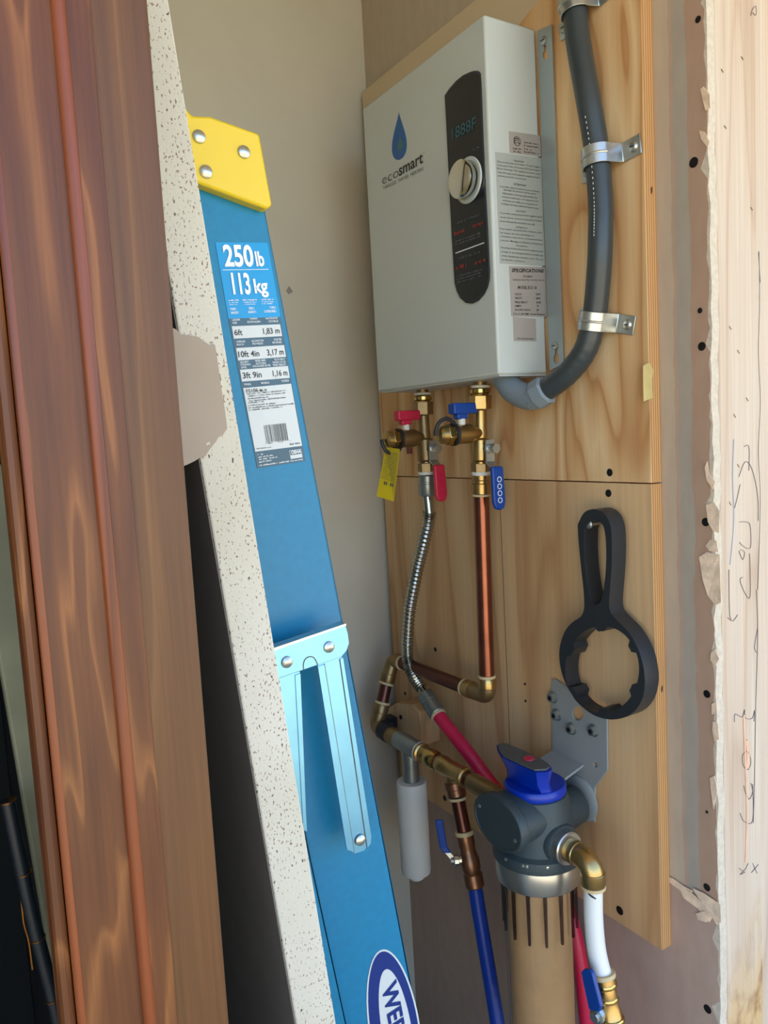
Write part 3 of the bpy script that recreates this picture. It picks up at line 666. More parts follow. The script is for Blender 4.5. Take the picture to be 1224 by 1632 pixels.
# ------------------------------------------------------------------ plumbing
def hexn(p0, p1, r, ph=0): return MB().cyl(p0, p1, r, 6, ph=ph)
def ring(c, ax, r, h, m, parent, name, seg=28):
    return MB().rev(c-ax*h/2, c+ax, [(0, r*.97), (h*.15, r), (h*.85, r), (h, r*.97)], seg).build(name, m, parent)
def valve(label, d, x, ys, brass, plastic, drain, lever, nutx, tsil):
    """isolation valve: union nut, tee body, drain branch with T-handle and capped outlet, main lever"""
    top, wash, nut0, nut1, tee, low, hexb, end = [W(x[i], ys[i], d) for i in range(8)]
    t = thing('isolation_valve', label, 'valve', end, 'isolation valves under the heater')
    ax = (end-top).normalized()
    MB().cyl(top, wash, .0095, 20).build('nipple', 'brass_dull', t)
    ring(wash, ax, .0132, .0035, 'plumber_tape', t, 'washer')
    MB().rev(wash+ax*.003, nut0, [(0, .010), (.001, .0145), (.006, .0145), (.0075, .012), (.010, .0125)], 24).build('union_collar', 'brass_bright', t)
    hexn(nut0, nut1, .0158, .4).build('union_nut', brass, t, bevel=.0008, smooth=20)
    L = (hexb-nut1).length; tl = (tee-nut1).length; ll = (low-nut1).length
    MB().rev(nut1, hexb, [(0, .0105), (.002, .0088), (tl-.004, .0088), (tl, .0095), (ll-.005, .0092), (ll-.002, .0125), (ll+.003, .0125), (ll+.008, .0135), (L-.006, .0135), (L-.003, .0105), (L, .0105)], 28).build('body', brass, t)
    hexn(hexb-ax*.001, hexb+ax*.013, .0138, .4).build('lower_nut', 'brass_dull', t, bevel=.0006, smooth=20)
    # drain branch reaching out from the wall
    (cx, cy), o1, o2, o3 = drain
    b0 = W(cx, cy, d); out = LEFT
    dr = MB().rev(b0, b0+out, [(0, .006), (.010, .009), (.020, .0132), (.022, .0138), (.050, .0138), (.0515, .0125)], 28).build('drain_branch', brass, t)
    hexn(b0+out*.051, b0+out*.063, .0148, .5).build('cap_nut', 'brass_bright', dr, bevel=.0008, smooth=20)
    MB().rev(b0+out*.063, b0+out*.1, [(0, .0128), (.008, .012), (.011, .009), (.012, .001)], 24).build('drain_cap', 'brass', dr)
    rc = b0+out*.049
    MB().rev(rc, rc+out, [(-.0022, .0142), (-.0022, .0158), (.0022, .0158), (.0022, .0142)], 28).build('strap_ring', 'black_rubber', dr)
    e = b0+out*.077
    sg = 1 if plastic == 'blue_plastic' else -1
    sp = [rc+V((0, -.004, sg*.0155)), rc+V((-.012, -.004, sg*.022)), rc+V((-.024, -.003, sg*.018)), e+V((-.0015, -.002, sg*.008)), e+V((-.002, 0, 0))]
    MB().sweep(smoothpath(sp, 6), .0028, 8).build('cap_strap', 'black_rubber', dr)
    h0 = b0+out*.034+EZ*.0125
    MB().cyl(h0, h0+EZ*.009, .0055, 16).build('drain_stem', 'plumber_tape', dr)
    hb = h0+EZ*.008
    hd = MB().box(hb+V((-.010, -.006, 0)), hb+V((.008, .006, .008)))
    hd.box(hb+V((-.017, -.0075, .007)), hb+V((.024, .0075, .022)))
    hd.build('drain_handle', plastic, dr, bevel=.002)
    # main lever, stem towards the doorway
    m0 = W(lever[0], lever[1], d)
    MB().cyl(m0-NEAR*.002, m0+NEAR*.019, .0058, 16).build('stem', brass, t)
    pl = m0+NEAR*.019
    lv = MB().box(pl+V((-.007, -.0024, -.018)), pl+V((.007, 0, .012))); lv.prism([pl+V((-.007, 0, -.018)), pl+V((-.007, -.012, -.027)), pl+V((-.007, -.0105, -.0275)), pl+V((-.007, .0016, -.019))], (.014, 0, 0))
    lv = lv.build('lever_plate', 'galvanised', t, smooth=0)
    k = MB().cyl(pl+NEAR*.002, pl+NEAR*.010, .0056, 12); k.cyl(pl+NEAR*.009, pl+NEAR*.016, .0072, 6); k.build('lever_nut', 'screw_zinc', t, smooth=20)
    g0 = pl+V((0, -.0115, -.026)); ln = lever[2]
    hn = [g0+V((-.0105, 0, .001)), g0+V((.0085, 0, .001)), g0+V((.0105, -.001, -ln*.8)), g0+V((.0075, -.001, -ln*.95)), g0+V((0, -.001, -ln)), g0+V((-.0075, -.001, -ln*.95)), g0+V((-.0105, -.001, -ln*.8))]
    hv = MB().prism(hn, (0, -.0065, 0)).build('lever_grip', plastic, lv, bevel=.002)
    mb = MB()
    for k in range(4): 
        c = g0+V((0, -.008, -ln*(.28+.16*k))); mb.prism([c+(EX*math.cos(a*math.pi/5)+EZ*math.sin(a*math.pi/5))*.0040 for a in range(10)], (0, .0006, 0), [[c+(EX*math.cos(a*math.pi/5)+EZ*math.sin(a*math.pi/5))*.0030 for a in range(10)]])
    mb.build('embossed_mark', 'print_white' if sg > 0 else 'pex_red', hv, smooth=0)
    return t, ax, end
DV = .043
vc, axc, endc = valve('brass isolation valve with blue lever and blue drain handle under the heater', DV, [765, 765, 765.5, 765.5, 766, 766, 766, 766.5], [600, 616, 630, 652, 688, 703, 739, 752], 'brass', 'blue_plastic', ((767, 690), 0, 0, 0), (766, 715, .060), 0, 0)
vh, axh, endh = valve('dull brass isolation valve with red lever and red drain handle under the heater', DV, [673, 673.5, 674, 674.5, 678, 678.5, 679.5, 680], [618, 628, 640, 661, 690, 703, 739, 752], 'brass_dull', 'red_plastic', ((677, 697), 0, 0, 0), (678.5, 715, .056), 0, 0)
c = W(677, 697, DV)+LEFT*.03+EZ*-.014
MB().cyl(c, c-EZ*.010, .0055, 4, ph=.78).build('relief_port', 'copper_dark', vh, smooth=0)
for (v_, e_, x_) in ((vc, endc, 766.5), (vh, endh, 680)):
    ax = axc if v_ is vc else axh
    ring(e_+ax*.002, ax, .0135, .005, 'plumber_tape', v_, 'sealing_tape')
# yellow tag
tq = [(615, 712), (637, 716), (627.5, 799), (600, 791)]
T3 = [onX(a, b, XP-.112) for a, b in tq]; T3[2] = onX(*tq[2], XP-.106); T3[3] = onX(*tq[3], XP-.117)
tg = MB().prism(T3, (.0006, .0004, 0)).build('warning_tag', 'tag_yellow', smooth=0)
tag(tg, 'yellow printed paper tag hanging from the drain with red handle', 'tag')
def TG(u, v):      # u across, v down, 0..1 -> point just in front of the tag
    p = (T3[0]*(1-u)+T3[1]*u)*(1-v)+(T3[3]*(1-u)+T3[2]*u)*v; return p
mb = MB()
for i in range(17):
    v = .10+i*.037
    if .63 < v < .77: continue
    mb.dashes((.08, v), (.90, v+.01), (.08, v-.02), TG, V((-.0004, -.0004, 0)), i)
for u in (.3, .68): mb.dashes((u, .73), (u+.2, .73), (u, .66), TG, V((-.0004, -.0004, 0)), 5)
mb.build('printed_rows', 'print_grey', tg, smooth=0)

# flexible corrugated connector on the hot side
fc = thing('flexible_connector', 'corrugated stainless flexible connector hose curving down from the red valve', 'hose', W(696, 1140, .05))
a, b = W(680.5, 757, DV), W(681, 790, DV); axf = (b-a).normalized(); L = (b-a).length
MB().rev(a, b, [(0, .0125), (.001, .0135), (L*.3, .0135), (L*.32, .0128), (L*.4, .0128), (L*.42, .0138), (L*.9, .0138), (L, .0120)], 28).build('swivel_nut', 'fitting_steel', fc)
MB().cyl(W(681, 788, DV), W(684, 819, DV), .0078, 20).build('sleeve', 'chrome_soft', fc)
hp = [W(*p) for p in ((684.5, 816, DV), (682, 835, DV), (674, 870, DV), (666, 902, .045), (659, 937, .046), (653, 970, .048), (650, 1005, .05), (649, 1034, .05), (651, 1056, .05), (659, 1077, .05), (672, 1097, .05))]
hp = smoothpath(hp, 34)
MB().sweep(hp, .0086, 18, rfun=lambda i: .0096+.0013*math.sin(i*2*math.pi/6.2)).build('corrugated_hose', 'chrome_soft', fc, smooth=60)
MB().cyl(W(669, 1092, .05), W(679, 1108, .05), .0072, 20).build('sleeve', 'chrome_soft', fc)
a, b = W(677, 1106, .05), W(698, 1139, .05); L = (b-a).length
MB().rev(a, b, [(0, .0105), (.001, .0132), (L*.38, .0132), (L*.40, .0120), (L*.48, .0120), (L*.5, .0140), (L*.95, .0140), (L, .012)], 28).build('push_coupling', 'fitting_steel', fc)
ring(W(698.5, 1140, .05), (b-a).normalized(), .0132, .004, 'release_ring', fc, 'release_collar')
rp = [W(698, 1139, .05), W(740, 1192, .046), W(783, 1250, .034), W(836, 1322, .022), W(884, 1398, .020), W(908, 1460, .020), W(925, 1540, .020), W(936, 1632, .020), W(942, 1720, .020)]
rp.append(V((rp[-1].x, rp[-1].y, .002)))
tag(MB().sweep(smoothpath(rp, 6), .0108, 20).build('plastic_pipe', 'pex_red'), 'red plastic water pipe running from the flexible connector behind the filter', 'pipe')

# copper riser on the cold side
def coupling(t, a, b, r, m='brass', collar=True):
    L = (b-a).length
    MB().rev(a, b, [(0, r*.86), (.001, r*.98), (L*.25, r*.98), (L*.3, r*.9), (L*.42, r*.9), (L*.46, r*1.05), (L*.94, r*1.05), (L, r*.95)], 28).build('coupling_body', m, t)
a, b = W(766.5, 756, DV), W(767, 788, DV)
pc = thing('push_fitting', 'brass push-fit coupling joining blue valve to the copper riser', 'fitting', b)
coupling(pc, a, b, .0135, 'brass')
ring(W(767, 788.5, DV), (b-a).normalized(), .0133, .004, 'release_ring', pc, 'release_collar')
def pipe(name, p0, p1, r, m, label): return tag(MB().cyl(p0, p1, r, 28).build(name, m), label, 'pipe')
pipe('copper_pipe', W(767, 789, DV), W(776, 1079, DV), .0113, 'copper', 'tall upright copper pipe below the valve with blue lever')
def elbow(label, pa, pc_, pb, r, m, fr, rings=(1, 1), collar=.016, sub='brass_bright'):
    t = thing('elbow_fitting', label, 'fitting', pc_, 'brass elbow fittings')
    MB().sweep(fillet(pa, pc_, pb, fr, 10), r, 24).build('elbow_body', m, t)
    for e, o, k in ((pa, pc_, rings[0]), (pb, pc_, rings[1])):
        ax = (e-o).normalized()
        MB().rev(e-ax*collar, e, [(0, r), (.001, r*1.06), (collar-.002, r*1.06), (collar, r*.97)], 24).build('collar', sub, t)
        if k: ring(e+ax*.0015, ax, r*1.06, .004, 'release_ring', t, 'release_collar')
    return t
pe = W(777, 1109, DV)
q0, q1 = W(776, 1079, DV), W(742, 1096, DV)
elbow('brass elbow at the foot of the tall copper pipe', q0, pe, q1, .0126, 'brass_dull', .012, sub='brass')
far = W(628, 1052, DV)
pipe('copper_pipe', q1, W(642, 1056.5, DV), .0106, 'copper_dark', 'horizontal copper pipe along the plywood behind the corrugated hose')
DM = .088
l1 = W(616, 1088, .060); l2 = W(609, 1121, .074)
elbow('brass elbow in the back corner at the far end of the horizontal copper pipe', W(640, 1056, DV), W(627, 1051, DV), l1, .0125, 'brass_dull', .012, sub='brass_dull')
pipe('copper_pipe', l1, l2, .0106, 'copper_dark', 'short slanted copper pipe between the two back corner elbows')
corner = W(600, 1157, DM); m0 = W(616, 1167, DM)
elbow('brass elbow in the back corner above the black clamp', l2, corner, m0, .0128, 'brass_dull', .013, sub='brass_dull')
# black pipe clamp on a wood block
ckt = thing('pipe_clamp', 'black plastic pipe clamp on a rounded wood block in the back corner', 'clamp', W(640, 1160, .0))
bp = [(616, 1140), (619, 1128), (630, 1121), (655, 1123), (668, 1134), (671, 1160), (671, 1190), (622, 1185)]
MB().prism([W(a, b, .040) for a, b in bp], (.040, 0, 0)).build('wood_block', 'plywood_lower', ckt, bevel=.002, smooth=20)
ac = (W(700, 1216, DM)-m0).normalized()
MB().rev(W(611, 1163, DM), W(700, 1216, DM), [(0, .0135), (0, .0162), (.020, .0162), (.020, .0135)], 24).build('clamp_ring', 'clamp_black', ckt)
q = W(628, 1150, .041); MB().box(q+V((-.036, -.012, -.012)), q+V((0, .012, .012))).build('clamp_foot', 'clamp_black', ckt, bevel=.002)
for p in ((626.5, 1147), (639, 1143)):
    q = W(*p, .041); MB().rev(q+LEFT*.0, q+LEFT, [(0, .004), (.0015, .0038), (.002, .001)], 12).build('screw', 'screw_black', ckt)
# manifold run towards the filter: steel tee, coupling, brass tee
def M(px, py): return W(px, py, DM)
def along(p0, prof, seg=28): return MB().rev(p0, p0+ac, prof, seg)
MA = M(620, 1169.5)
FX, FYc = XP-DM, onX(855, 1318, XP-DM).y
def yx(px):                       # manifold point at a pixel column, kept on one straight line
    t = (px-620)/(784-620); return M(620, 1169.5)*(1-t)+M(784, 1264)*t
stt = thing('steel_tee', 'grey steel tee fitting holding the white cylinder', 'fitting', yx(655))
a = yx(620); ac = (yx(784)-a).normalized()
def seg_(t, p0, p1, prof, m, name):
    L = (yx(p1)-yx(p0)).length
    MB().rev(yx(p0), yx(p1), [(u*L, r) for u, r in prof], 28).build(name, m, t)
seg_(stt, 618, 638, [(0, .0125), (.05, .0140), (.5, .0140), (.55, .0152), (.95, .0152), (1, .014)], 'brass_dull', 'push_socket')
seg_(stt, 637, 677, [(0, .0145), (.08, .0150), (.92, .0150), (1, .0142)], 'fitting_steel', 'tee_body')
seg_(stt, 676, 692, [(0, .0135), (.1, .0158), (.3, .0158), (.36, .013), (.9, .013), (1, .012)], 'brass', 'push_socket')
bt = yx(658)
MB().cyl(bt, bt-EZ*.062, .0135, 24).build('branch', 'fitting_steel', stt)
ring(yx(677), ac, .0160, .0035, 'plumber_tape', stt, 'sealing_tape')
brt = thing('brass_tee', 'brass tee fitting between the steel tee and the filter inlet', 'fitting', yx(725))
seg_(brt, 690, 704, [(0, .012), (.1, .0146), (.35, .0150), (.9, .0142), (1, .0125)], 'brass_bright', 'push_socket')
seg_(brt, 703, 709, [(0, .0110), (1, .0110)], 'copper_dark', 'pipe_stub')
seg_(brt, 708, 750, [(0, .0122), (.06, .0140), (.2, .0145), (.3, .0132), (.75, .0132), (.85, .0148), (.97, .0150), (1, .0130)], 'brass', 'tee_body')
seg_(brt, 749, 757, [(0, .0112), (1, .0112)], 'copper_dark', 'pipe_stub')
seg_(brt, 756, 815, [(0, .0125), (.1, .0138), (.5, .0138), (.6, .0122), (1, .0115)], 'brass_dull', 'inlet_adapter')
bt2 = yx(731)
MB().cyl(bt2, bt2-EZ*.022, .0120, 24).build('branch', 'brass_dull', brt)
zz = bt2-EZ*.020
# white arrestor cylinder
wa = thing('hammer_arrestor', 'white foam-covered cylinder hanging under the grey steel tee', 'cylinder', bt-EZ*.225)
MB().rev(bt-EZ*.058, bt-EZ, [(0, .014), (.001, .0235), (.004, .0245), (.150, .0245), (.156, .0235), (.157, .0130)], 32).build('foam_sleeve', 'foam_white', wa)
MB().rev(bt-EZ*.214, bt-EZ, [(0, .0125), (.010, .0125), (.012, .010), (.0125, .001)], 20).build('end_cap', 'foam_white', wa)
# drop below the brass tee: nut, copper, bronze ball valve, blue pipe
bd = M(757, 1412); zt2 = zz
dn = (M(752, 1405)-zz).normalized()
def D(py): t = (py-1268)/(1412-1268); return zz*(1-t)+bd*t
pn = thing('push_fitting', 'copper-coloured ribbed nut below the brass tee', 'fitting', D(1287))
MB().rev(D(1264), D(1290), [(0, .012), (.001, .0150), (.010, .0150), (.011, .0140), (.020, .0140), (.021, .0128)], 24).build('ribbed_nut', 'bronze', pn)
ring(D(1288), dn, .0138, .004, 'release_ring', pn, 'release_collar')
pipe('copper_pipe', D(1287), D(1337), .0106, 'copper_dark', 'short upright copper pipe between brass tee and bronze ball valve')
bv = thing('ball_valve', 'small bronze ball valve with blue lever pointing up, left of the filter', 'valve', D(1412))
ring(D(1337), dn, .0138, .006, 'release_ring', bv, 'release_collar')
L = (D(1414)-D(1340)).length
MB().rev(D(1340), D(1414), [(0, .0128), (L*.2, .0128), (L*.25, .0115), (L*.34, .0118), (L*.45, .0142), (L*.62, .0142), (L*.70, .0120), (L*.74, .0142), (L*.97, .0142), (L, .012)], 28).build('body', 'bronze', bv)
s0 = D(1374); sd = (LEFT*.9+EY*.45).normalized()
MB().rev(s0, s0+sd, [(0, .007), (.016, .006), (.017, .0085), (.023, .0085), (.024, .006), (.028, .005)], 10).build('stem', 'screw_zinc', bv)
lp = [s0+sd*.022, s0+sd*.030+EZ*.012+EY*.004, s0+sd*.034+EZ*.020+EY*.006, s0+sd*.038+EZ*.062+EY*.008]
wv = V((.8, -.6, 0)); fwd = V((-.6, -.8, 0))
lvp = MB().ribbon([lp[0], lp[1], lp[2]], wv*.008, fwd*.002).build('lever_plate', 'galvanised', bv, smooth=0)
MB().ribbon([lp[1], lp[2], lp[2]*.7+lp[3]*.3, lp[3]], wv*.0115, fwd*.005).build('lever_grip', 'blue_plastic', lvp, bevel=.002, smooth=0)
bp_ = [D(1410), M(763, 1452), M(776, 1530), M(793, 1632), M(806, 1710)]
bp_.append(V((bp_[-1].x, bp_[-1].y, .002)))
tag(MB().sweep(smoothpath(bp_, 6), .0108, 20).build('plastic_pipe', 'pex_blue'), 'dark blue plastic water pipe below the bronze ball valve', 'pipe')

# ------------------------------------------------------------------ water filter
FC = V((FX, FYc, 0)); ZP = onX(855, 1318, FX).z      # port height
def A(z): return V((FX, FYc, z))
def zat(py): return onX(855, py, FX).z
wf = thing('water_filter', 'water filter with dark grey head, blue pointer knob and clear bowl', 'water filter', A(zat(1655)))
zr0, zr1 = zat(1390), zat(1354)
z_dome = zat(1259)
MB().rev(A(zr1), A(zr1+1), [(-.004, .050), (-.002, .0575), (.006, .0580), (.012, .0565), (.016, .0510), (.030, .0475), (z_dome-zr1-.010, .043), (z_dome-zr1-.002, .040), (z_dome-zr1, .036)], 48).build('head', 'filter_grey', wf)
ZF = ZP+.026
def ell(L_, ry, rz): return [A(ZF)+LEFT*L_+EY*(ry*math.cos(2*math.pi*i/44))+EZ*(rz*math.sin(2*math.pi*i/44)) for i in range(44)]
cap = MB().loft([ell(*e)[::-1] for e in ((.010, .040, .030), (.050, .0425, .0315), (.053, .0460, .0345), (.062, .0470, .0350), (.0650, .0455, .0338), (.0655, .0425, .0312), (.0646, .0420, .0308), (.0646, .001, .001))]).build('front_port', 'filter_grey', wf)
for a_ in (20, 200):
    q = A(ZF)+LEFT*.0646+(NEAR*math.cos(math.radians(a_))*.036-EZ*math.sin(math.radians(a_))*.026)
    MB().rev(q, q+LEFT, [(0, .0026), (.0012, .0024), (.0016, .0004)], 10).build('screw', 'screw_zinc', cap)
MB().rev(A(ZP+.010), A(ZP+.010)+EX, [(.02, .0275), (.055, .0275), (.062, .0255), (.070, .0250)], 32).build('rear_arm', 'filter_grey', wf)
MB().rev(A(ZP-.004), A(ZP-.004)+NEAR, [(.02, .0260), (.044, .0260), (.048, .0240)], 32).build('outlet_port', 'filter_grey', wf)
MB().rev(A(ZP-.004), A(ZP-.004)+NEAR, [(.046, .0185), (.047, .0210), (.058, .0210), (.0595, .0195), (.0595, .0150), (.055, .0145)], 32).build('outlet_nut', 'ring_steel', wf)
MB().rev(A(ZP), A(ZP)+EY, [(.02, .0250), (.050, .0230), (.056, .018)], 32).build('inlet_port', 'filter_grey', wf)
for a_ in (120, 150, 185, 215):
    q = A(zr1+.009)+V((math.cos(math.radians(a_)), -abs(math.sin(math.radians(a_))) if a_ < 170 else math.sin(math.radians(a_)), 0))*.0568
    n_ = (q-A(q.z)).normalized(); MB().rev(q, q+n_, [(0, .0022), (.0012, .002), (.0016, .0003)], 10).build('screw', 'screw_zinc', wf)
MB().rev(A(zr0), A(zr0+1), [(0, .0500), (0, .0540), (.001, .0545), (zr1-zr0-.003, .0545), (zr1-zr0, .0530), (zr1-zr0, .050)], 48).build('lock_ring', 'ring_steel', wf, smooth=40)
# knob
zk = zat(1258)-.002
kb = MB().rev(A(zk), A(zk+1), [(0, .0385), (.002, .0395), (.009, .0395), (.012, .0375), (.013, .020)], 40).build('knob_base', 'blue_knob', wf)
zkt = zk+.046
tp = [(791, 1186), (797, 1183), (806, 1184), (835, 1196), (866, 1211), (878, 1219), (880, 1224), (874, 1228), (854, 1229), (826, 1217), (799, 1204), (793, 1196)]
TP = [onZ(a, b, zkt) for a, b in tp]; cc = sum(TP, V())/len(TP)
ctr = A(zkt)
MIDL = [V((ctr.x+(p.x-ctr.x)*.72, ctr.y+(p.y-ctr.y)*.80, zk+.022)) for p in TP]
BOT = [V((ctr.x+(p.x-ctr.x)*.70, ctr.y+(p.y-ctr.y)*1.05, zk+.011)) for p in TP]
def clampr(p, r):
    d = V((p.x-FX, p.y-FYc, 0)); 
    return p if d.length < r else V((FX, FYc, p.z))+d*(r/d.length)
BOT = [clampr(p, .036) for p in BOT]
kh = MB().loft([BOT, MIDL, [p-EZ*.002 for p in TP]]).build('knob_handle', 'blue_knob', kb, smooth=40)
MB().prism([cc+(p-cc)*.92-EZ*.0015 for p in TP], (0, 0, .0022)).build('knob_top', 'knob_top_grey', kb, smooth=20)
rc = onZ(843, 1209, zkt+.001); MB().rev(rc, rc+EZ, [(0, .0075), (.001, .0070), (.0014, .0003)], 24).build('red_button', 'red_plastic', kb)
# clear bowl with ribs, cartridge inside
zb0 = zat(1665)
MB().rev(A(zr0+.002), A(zr0-1), [(0, .046), (0, .0495), (.012, .0490), (.030, .0465), (.075, .0455), (zr0-zb0-.020, .0445), (zr0-zb0-.006, .040), (zr0-zb0, .028), (zr0-zb0+.001, .004), (zr0-zb0-.003, .004), (zr0-zb0-.004, .026), (zr0-zb0-.010, .037), (zr0-zb0-.022, .0415), (.075, .0425), (.030, .0435), (.012, .046), (0, .0455)], 48).build('clear_bowl', 'clear_bowl', wf)
for k in range(14):
    a_ = 2*math.pi*k/14+.1; n_ = V((math.cos(a_), math.sin(a_), 0)); t_ = V((-n_.y, n_.x, 0))
    b0 = A(zr0-.004)+n_*.0455; b1 = A(zr0-.070)+n_*.0455
    MB().prism([b0-t_*.0024, b0+t_*.0024, b1+t_*.0016, b1-t_*.0016], n_*.0034).build('bowl_rib', 'clear_rib', wf, bevel=.0007, smooth=0)
MB().rev(A(zb0+.02), A(1), [(0, .030), (.001, .0408), (zr0-zb0-.022, .0408), (zr0-zb0-.021, .030)], 40).build('cartridge', 'cartridge_tan', wf)
# wall bracket
bk = thing('wall_bracket', 'grey painted steel bracket holding the water filter on the plywood', 'bracket', W(915, 1300, .002))
fb = [(879, 1084), (884, 1082), (960, 1136), (967, 1143), (968, 1228), (948, 1255), (947, 1311), (905, 1290), (900, 1240), (880, 1222)]
hole = [(921+9*math.cos(t*math.pi/8), 1137+11*math.sin(t*math.pi/8)) for t in range(16)]
h2 = [(949+3*math.cos(t*math.pi/5), 1219+4*math.sin(t*math.pi/5)) for t in range(10)]
MB().prism([W(a, b, .0042) for a, b in fb], (.0034, 0, 0), [[W(a, b, .0042) for a, b in hole], [W(a, b, .0042) for a, b in h2]]).build('wall_plate', 'bracket_grey', bk, bevel=.0008, smooth=0)
a0, a1 = W(880, 1196, .004), W(930, 1218, .004)
MB().prism([a0, a1, a1+V((-.030, .004, -.012)), a0+V((-.036, .004, -.010))], (0, 0, -.0034)).build('support_shelf', 'bracket_grey', bk, smooth=0)
MB().rev(W(925, 1272, .004), W(925, 1272, .004)+LEFT, [(0, .031), (.002, .031), (.004, .028)], 32).build('mount_disc', 'bracket_grey', bk)
for p in ((882, 1111), (888, 1139), (947, 1164), (912, 1161)):
    q = W(*p, .0042); k = MB().rev(q, q+LEFT, [(0, .0085), (.0015, .0085), (.0016, .006)], 18); k.cyl(q+LEFT*.0015, q+LEFT*.0075, .0062, 6); k = k.build('hex_screw', 'screw_zinc', bk, smooth=20)
    MB().rev(q+LEFT*.0074, q+LEFT, [(0, .0035), (.0004, .0032), (.0005, .0005)], 10).build('screw_recess', 'screw_black', k)
# outlet elbow, white pipe, lower valve
oe = A(ZP-.004)+NEAR*.057
oc = onX(944, 1367, FX); oc = V((FX, oc.y, (A(ZP-.004)).z))
ob_ = onX(947, 1411, FX); ob_ = V((FX, oc.y, ob_.z))
elbow('large brass elbow at the filter outlet leading into white pipe', oe, oc, ob_, .0140, 'brass', .020, rings=(0, 1), collar=.017, sub='brass')
ring(oe, NEAR, .0158, .004, 'plumber_tape', wf, 'sealing_tape')
wp = [ob_, onX(947, 1470, FX), onX(951, 1520, FX), onX(960, 1560, FX)]
wpo = MB().sweep(smoothpath([ob_, onX(946, 1462, FX), onX(951, 1515, FX), onX(961, 1556, FX)], 8), .0112, 24).build('plastic_pipe', 'pex_white')
tag(wpo, 'white plastic water pipe below the brass outlet elbow', 'pipe')
arc = [ob_+V((-math.cos(math.radians(t))*.0115, -math.sin(math.radians(t))*.0115, -.005-.00012*(t-10))) for t in range(10, 62, 8)]
MB().sweep(arc, .0011, 6, rfun=lambda i: .0003+.0009*math.sin(math.pi*(i+.6)/7.4)).build('marker_line', 'print_dark', wpo)
bx = thing('ball_valve', 'brass ball valve with blue lever at the bottom under the white pipe', 'valve', onX(978, 1660, FX))
p0_, p1_ = onX(961, 1553, FX), onX(983, 1668, FX); L = (p1_-p0_).length; axv = (p1_-p0_).normalized()
MB().rev(p0_, p1_, [(0, .0122), (.002, .0140), (L*.14, .0140), (L*.16, .0120), (L*.30, .0128), (L*.36, .0118), (L*.45, .0128), (L*.62, .0135), (L*.66, .0150), (L*.80, .0150), (L, .012)], 28).build('body', 'brass', bx)
ring(p0_, axv, .0148, .005, 'release_ring', bx, 'release_collar')
for f_, r_ in ((.13, .0148), (.33, .0134), (.62, .0156), (.78, .0158)): ring(p0_+axv*L*f_, axv, r_, .005, 'brass_bright', bx, 'hex_ring', 12)
tag(MB().sweep(smoothpath([p1_-axv*.004, p1_+axv*.04, V(((p1_+axv*.06).x, (p1_+axv*.06).y, .4)), V(((p1_+axv*.06).x, (p1_+axv*.06).y, .002))], 5), .0110, 20).build('plastic_pipe', 'pex_white'), 'white plastic pipe dropping to the floor below the lowest brass valve', 'pipe')
sq = onX(968, 1606, FX); sdv = (LEFT*.95+NEAR*.1).normalized()
MB().rev(sq, sq+sdv, [(0, .008), (.016, .007), (.017, .0095), (.021, .0095), (.022, .006), (.026, .006)], 10).build('stem', 'screw_zinc', bx)
g = [onX(*p, FX-.028) for p in ((925, 1549), (930, 1545), (939, 1546), (943, 1551), (957, 1605), (954, 1614), (938, 1610))]
MB().prism(g, (.0055, 0, 0)).build('lever_grip', 'blue_plastic', bx, bevel=.0018, smooth=0)
# ------------------------------------------------------------------ filter wrench
def Z5(x, y): return (860+x/4.08, 780+y/4.08)
outer = [(247, 230), (252, 330), (268, 500), (284, 640), (290, 740), (284, 795), (262, 832), (215, 862), (165, 920), (135, 1005), (127, 1080), (138, 1170), (172, 1270), (235, 1370), (305, 1438), (380, 1480), (470, 1497), (560, 1480), (620, 1440), (662, 1375), (683, 1290), (682, 1200), (662, 1095), (625, 1005), (572, 920), (505, 852), (462, 800), (452, 740), (459, 640), (470, 470), (470, 310), (458, 225), (428, 165), (385, 135), (335, 130), (285, 155)]
hole_h = [(292, 262), (290, 400), (303, 560), (326, 690), (350, 748), (378, 745), (402, 715), (424, 590), (433, 440), (428, 310), (410, 230), (372, 203), (325, 212)]
cx, cy = 406, 1172
hole_r = []
for i in range(72):
    t = 2*math.pi*i/72; k = .865
    # follow the outer ring
    x_ = 278*math.cos(t); y_ = 328*math.sin(t); r_ = math.radians(8)
    x2_, y2_ = x_*math.cos(r_)-y_*math.sin(r_)*.85, x_*math.sin(r_)*1.1+y_*math.cos(r_)
    tooth = (i % 12) in (3, 4, 5)
    kk = k-.10 if tooth else k
    hole_r.append((cx+x2_*kk, cy+y2_*kk))
XR = XP-.034
fr = thing('filter_wrench', 'black plastic filter housing wrench hanging on the plywood', 'wrench', XP and onX(*Z5(400, 1490), XR))
def WR(l): return [onX(*Z5(*p), XR) for p in l]
def dense(l): 
    P = [V((a, b, 0)) for a, b in l]; P = smoothpath(P+[P[0]], 3)[:-1]; return [(p.x, p.y) for p in P]
MB().prism(WR(dense(outer)), (.024, 0, 0), [WR(dense(hole_h)), WR(hole_r)]).build('body', 'wrench_black', fr, bevel=.0022, smooth=40)
hk = thing('wall_screw', 'round-headed steel peg holding up the black wrench', 'screw', onX(*Z5(322, 222), XP))
q = onX(*Z5(322, 226), XP-.030)
MB().cyl(V((XP, q.y, q.z)), q, .0026, 12).build('shank', 'screw_zinc', hk)
MB().rev(q, q+LEFT, [(0, .0055), (.0015, .0058), (.003, .004), (.0034, .0004)], 16).build('head', 'screw_zinc', hk)

